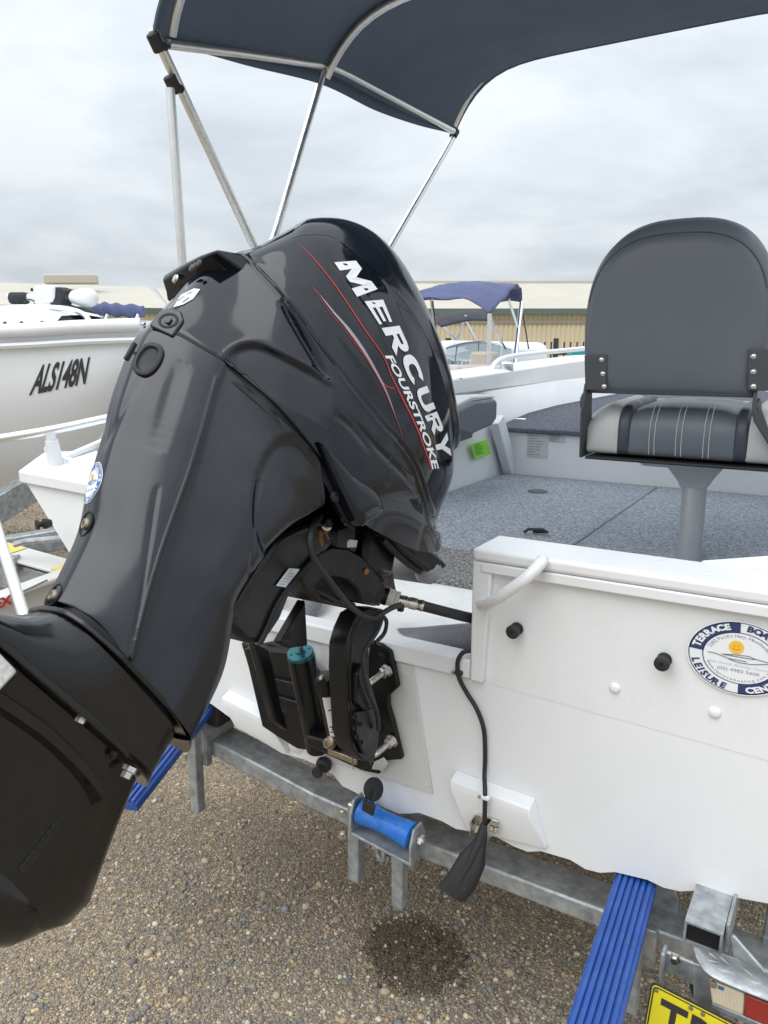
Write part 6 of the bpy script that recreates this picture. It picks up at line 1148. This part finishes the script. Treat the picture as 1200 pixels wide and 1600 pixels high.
q = MB(); q.prism([U(u, v, y=-.03) for u, v in ((396, 1006), (470, 1012), (512, 1060), (512, 1165), (478, 1160), (448, 1142), (424, 1126), (412, 1075))], (0, -.035, 0)); q.build('port_bracket_body', BLACK_CAST, eng, bevel=.003, bseg=2)
q = MB(); q.bar(U(412, 1058, y=-.07), U(462, 1070, y=-.07), .012, .012); q.bar(U(420, 1085, y=-.07), U(470, 1100, y=-.07), .010, .010); q.build('web_rib', BLACK_CAST, eng, bevel=.002)
bt = [(478, 1150), (520, 1160), (560, 1172), (576, 1178), (578, 1200), (566, 1206), (545, 1196), (510, 1180), (478, 1165)]
q = MB(); q.prism([U(u, v, y=-.150) for u, v in bt], (-.02, .05, .0)); q.build('bracket_tie', BLACK_CAST, eng, bevel=.005)
q = MB(); q.bar(U(514, 1172, y=-.157), U(559, 1190, y=-.157), .012, .014); q.build('zinc_bar', BRASS, eng, bevel=.002)
q = MB(); q.tube([U(551, 1178, y=-.163), U(550, 1192, y=-.164), U(552, 1202, y=-.165)], .0012, 6); q.build('split_pin', BRASS, eng)
q = MB(); q.prism([U(u, v, x=.053) for u, v in ((549, 1052), (558, 1034), (571, 1062), (582, 1100), (562, 1108), (549, 1096))], (.012, 0, 0)); q.build('bracket_cheek', BLACK_CAST, eng, bevel=.003, bseg=2)
q = MB(); q.prism([U(u, v, x=.053) for u, v in ((550, 1112), (582, 1104), (588, 1140), (582, 1178), (564, 1178), (552, 1150))], (.008, 0, 0)); q.build('bracket_cheek', BLACK_CAST, eng, bevel=.002)
for (u, v) in ((555, 1120), (563, 1132), (555, 1138), (558, 1152), (565, 1160)):
    q = MB(); q.lathe(U(u, v, x=.0655), (1, -.2, 0), [(-.002, .0050), (.0006, .0050), (.0008, .0042), (-.0015, .0038)], 12); q.build('trim_hole', GROOVE, eng)
def bolt(c, d, r, ln, m=STEEL, name='mounting_bolt'):
    q = MB(); d = np.array(d, float); d /= np.linalg.norm(d)
    prof = [(0, r*2.1), (.003, r*2.1), (.0032, r*1.75), (.014, r*1.75), (.0145, r)]
    q.lathe(c, d, prof[:2], 20); q.lathe(c, d, [(.003, r*1.8), (.015, r*1.75), (.0165, r*1.5)], 6); k = int((ln-.016)/.0022); th_ = [(.016+.0022*i, r*(1 if i % 2 else .90)) for i in range(k)] + [(ln, r*.8)]; q.lathe(c, d, th_, 14); return q.build(name, m, eng, 40)
for (u, v) in ((605, 1047), (613, 1157)): bolt(U(u, v, y=-.024), (-.22, -1, -.22), .0072, .060)
bolt(U(436, 1119, y=-.068), (.1, -1, 0), .0055, .02)
bolt(U(550, 1163, y=-.150), (.75, -.75, -.1), .007, .04); bolt(U(518, 1160, y=-.155), (-.2, -1, .2), .0065, .018, BRASS)
q = MB(); q.lathe(U(518, 1158, y=-.165), (-.3, -1, .3), [(0, .011), (.006, .011), (.008, .007)], 16); q.build('pivot_cap', BRASS, eng)
for (u, v) in ((588, 1143), (560, 1018), (597, 1025)): q = MB(); q.lathe(U(u, v, y=-.03), (.3, -1, 0), [(0, .008), (.004, .008), (.006, .005)], 10); q.build('casting_boss', BLACK_CAST, eng)
q = MB(); q.add(*[[U(585, 1190, y=-.03), U(600, 1183, y=-.028), U(607, 1192, y=-.02), U(598, 1207, y=-.016), U(580, 1203, y=-.02), U(592, 1196, y=-.034)], [(0, 1, 5), (1, 2, 5), (2, 3, 5), (3, 4, 5), (4, 0, 5)]]); q.build('sealant_smear', mat('clear_sealant', (.55, .55, .53), .25), eng, 60)
# ---- tilt cylinder and pump
ct, cb_ = U(470, 1023, y=-.16), U(497, 1168, y=-.085); q = MB(); ln = np.linalg.norm(cb_-ct); q.lathe(ct, cb_-ct, [(0, .0275), (.002, .029), (ln, .027)], 28); q.build('tilt_cylinder', BLACK_CAST, eng)
dx_ = (ct-cb_)/ln; q = MB(); q.lathe(ct-dx_*.004, dx_, [(0, .0282), (.010, .0282), (.012, .026), (.0122, .011), (.016, .010)], 30); tc_p = q.build('cylinder_cap', TEAL, eng)
for k in range(4):
    a = .6+k*1.57; _, sx_, ux_ = frame(dx_); c = ct+dx_*.0081+(np.array(sx_)*math.cos(a)+np.array(ux_)*math.sin(a))*.020; q = MB(); q.lathe(c, dx_, [(0, .0025), (.0003, .0025)], 8); q.build('spanner_hole', GROOVE, tc_p)
q = MB(); q.tube([ct, U(463, 965, y=-.20)], .0068, 12); q.build('cylinder_rod', STEEL, eng)
q = MB(); q.prism([U(u, v, x=-.02) for u, v in ((425, 1002), (464, 935), (468, 1006), (440, 1010))], (.02, 0, 0)); q.build('rod_lug', BLACK_CAST, eng, bevel=.004); q = MB(); q.lathe(U(448, 992, x=.001), (1, 0, 0), [(0, .007), (.001, .007), (.001, .005), (-.002, .004)], 14); q.build('lug_hole', GROOVE, eng)
pt, pb2 = U(509, 1064, y=-.175), U(527, 1154, y=-.14); q = MB(); ln = np.linalg.norm(pb2-pt); q.lathe(pt, pb2-pt, [(-.014, .008), (-.012, .020), (0, .0225), (.022, .0225), (.023, .0208), (ln, .0208)], 26); q.build('trim_motor', BLACK_CAST, eng)
pd = (pb2-pt)/ln; _, s3, u3 = frame(pd); q = MB(); view = CAM-pt; view = view-pd*(view@pd); view /= np.linalg.norm(view); sv = np.cross(pd, view)
A = np.radians(np.linspace(-58, 40, 14)); q.grid(np.array([[pt+pd*t+(view*math.cos(a)+sv*math.sin(a))*.0211 for a in A] for t in (.026, ln*.86)])); tl_ = q.build('trim_label', STICK_W, eng, 60, fix=False)
q = MB()
for (t0, t1, a0, a1) in ((.045, .058, -48, -18), (.060, .062, -50, 30), (.064, .066, -50, 22), (.068, .070, -50, 34), (.072, .074, -50, 10), (.076, .078, -50, 28), (.034, .036, -50, 20), (.038, .040, -50, 4)):
    A = np.radians(np.linspace(a0, a1, 8)); t1 = min(t1, ln*.85); q.grid(np.array([[pt+pd*t+(view*math.cos(a)+sv*math.sin(a))*.0214 for a in A] for t in (t0*ln/.09, t1*ln/.09)]))
q.build('printed_lines', STICK_K, tl_, 60, fix=False)
q = MB(); q.lathe(U(503, 1060, y=-.19), (0, -.5, .8), [(0, .006), (.004, .006), (.006, .003)], 10); q.build('fill_screw', BRASS, eng)
# ---- steering tube, nut and cable, hoses
p0, p1, p2_, p3_ = U(584, 925, y=-.12), U(603, 931, y=-.11), U(624, 938, y=-.10), U(662, 947, y=-.08)
q = MB(); q.lathe(p0, p1-p0, [(-.02, .020), (.005, .020), (.008, .024), (.018, .024), (.020, .019), (.030, .019)], 22); q.build('tilt_tube', BLACK_CAST, eng)
q = MB(); q.lathe(U(584, 921, y=-.128), (p1-p0), [(0, .0252), (.003, .0252)], 22); q.lathe(U(596, 928, y=-.118), (p1-p0), [(0, .0225), (.003, .0225)], 22); q.build('rusty_ring', RUST, eng)
q = MB(); q.lathe(p1, p2_-p1, [(0, .0175), (.018, .0175), (.020, .0145), (.021, .017), (.027, .017)], 14); q.build('tube_nut', mat('nylon_nut', (.62, .60, .54), .45), eng)
q = MB(); d = (p3_-p2_)/np.linalg.norm(p3_-p2_); ln = np.linalg.norm(p3_-p2_); q.lathe(p2_, d, [(0, .012), (ln*.3, .012), (ln*.32, .0108), (ln*.4, .0108), (ln*.42, .012), (ln*.7, .012), (ln*.72, .0108), (ln*.8, .0108), (ln*.82, .0115), (ln, .0115)], 20); q.build('cable_ferrule', STEEL, eng)
q = MB(); q.tube(spl([p3_-d*.005, U(700, 957, y=-.04), U(742, 967, y=.02), U(790, 975, y=.10)], 24), [.0105]*10+[.0108]*14, 14); q.build('steering_cable', BLACK_RUB, eng, 60)
q = MB(); q.lathe(U(738, 966, y=.0), d, [(0, .014), (.012, .014)], 16); q.build('cable_sleeve', BLACK_RUB, eng)
hs = [U(500, 806, x=.10), U(488, 825, x=.115), U(484, 850, x=.12), U(492, 875, x=.12), U(510, 900, x=.115), U(530, 927, x=.11), U(548, 948, x=.10), U(566, 961, x=.10), U(585, 966, x=.11), U(598, 958, x=.12), U(612, 950, x=.13), U(626, 945, x=.135)]
q = MB(); q.tube(spl(hs, 60), .0052, 10); q.build('trim_hose', BLACK_RUB, eng, 60)
q = MB(); q.tube(spl([U(480, 915, x=.05), U(508, 930, x=.06), U(536, 944, x=.07), U(562, 956, x=.08)], 20), .004, 8); q.tube(spl([U(598, 962, x=.10), U(590, 985, x=.09), U(575, 1008, x=.08), U(567, 1030, x=.075), U(574, 1075, x=.075), U(588, 1110, x=.075), U(592, 1140, x=.07)], 30), .0045, 8); q.tube(spl([U(598, 962, x=.095), U(604, 972, x=.10), U(600, 990, x=.09), U(586, 1005, x=.085)], 20), .004, 8); q.build('wiring_loom', BLACK_RUB, eng, 60)
q = MB(); q.lathe(U(583, 955, y=-.13), (.3, -1, .2), [(0, .006), (.004, .006), (.006, .003)], 8); q.build('loom_screw', RUST, eng)
q = MB(); q.box(U(626, 950, y=-.11), (.012, .010, .014)); q.build('cable_tie', BLACK_RUB, eng, bevel=.002)
# ---- chin boot where cables leave the cowl
bp_ = [U(606, 838, x=.07), U(625, 858, x=.075), U(645, 876, x=.08), U(662, 888, x=.085)]
for k, (dx2, r_) in enumerate(((0, .008), (.014, .0075), (-.012, .007), (.006, .006))):
    q = MB(); q.tube(spl([np.array(p)+np.array([dx2, .012*k-.02, .004*k]) for p in bp_], 16), r_, 10); q.build('rigging_cable', BLACK_RUB, eng, 60)
q = MB(); q.prism([U(u, v, x=.06) for u, v in ((575, 832), (610, 834), (640, 850), (668, 872), (676, 880), (660, 892), (640, 882), (615, 858), (600, 845))], (.04, 0, 0)); q.build('chin_boot', BLACK_CAST, eng, bevel=.01, bseg=3)
cbt = U(669, 890, x=.075); q = MB(); q.lathe(cbt+np.array([0, -.012, .012]), (.25, .35, -.9), [(0, .023), (.004, .026), (.010, .026), (.012, .029), (.022, .029), (.026, .026), (.030, .024), (.026, .019), (.004, .018)], 28); q.build('boot_collar', mat('pale_grey_plastic', (.34, .35, .36), .45), eng)
for (a_, b2_) in (((672, 862), (677, 882)), ((680, 864), (684, 884))): q = MB(); q.tube([U(*a_, x=.085), U(*b2_, x=.085)], .005, 8); q.build('fuel_line', HOSE, eng)
c = U(598, 876, y=.10); q = MB(); q.lathe(U(597, 884, y=.12), (1, .1, -.1), [(-.004, .031), (.004, .031)], 24); q.bar(U(597, 868, y=.10), U(612, 862, y=.10), .012, .010); tag(q.build('hose_clip', BLACK_RUB, None, 40), 'black band clip around the grey hose under the chin', 'clip')
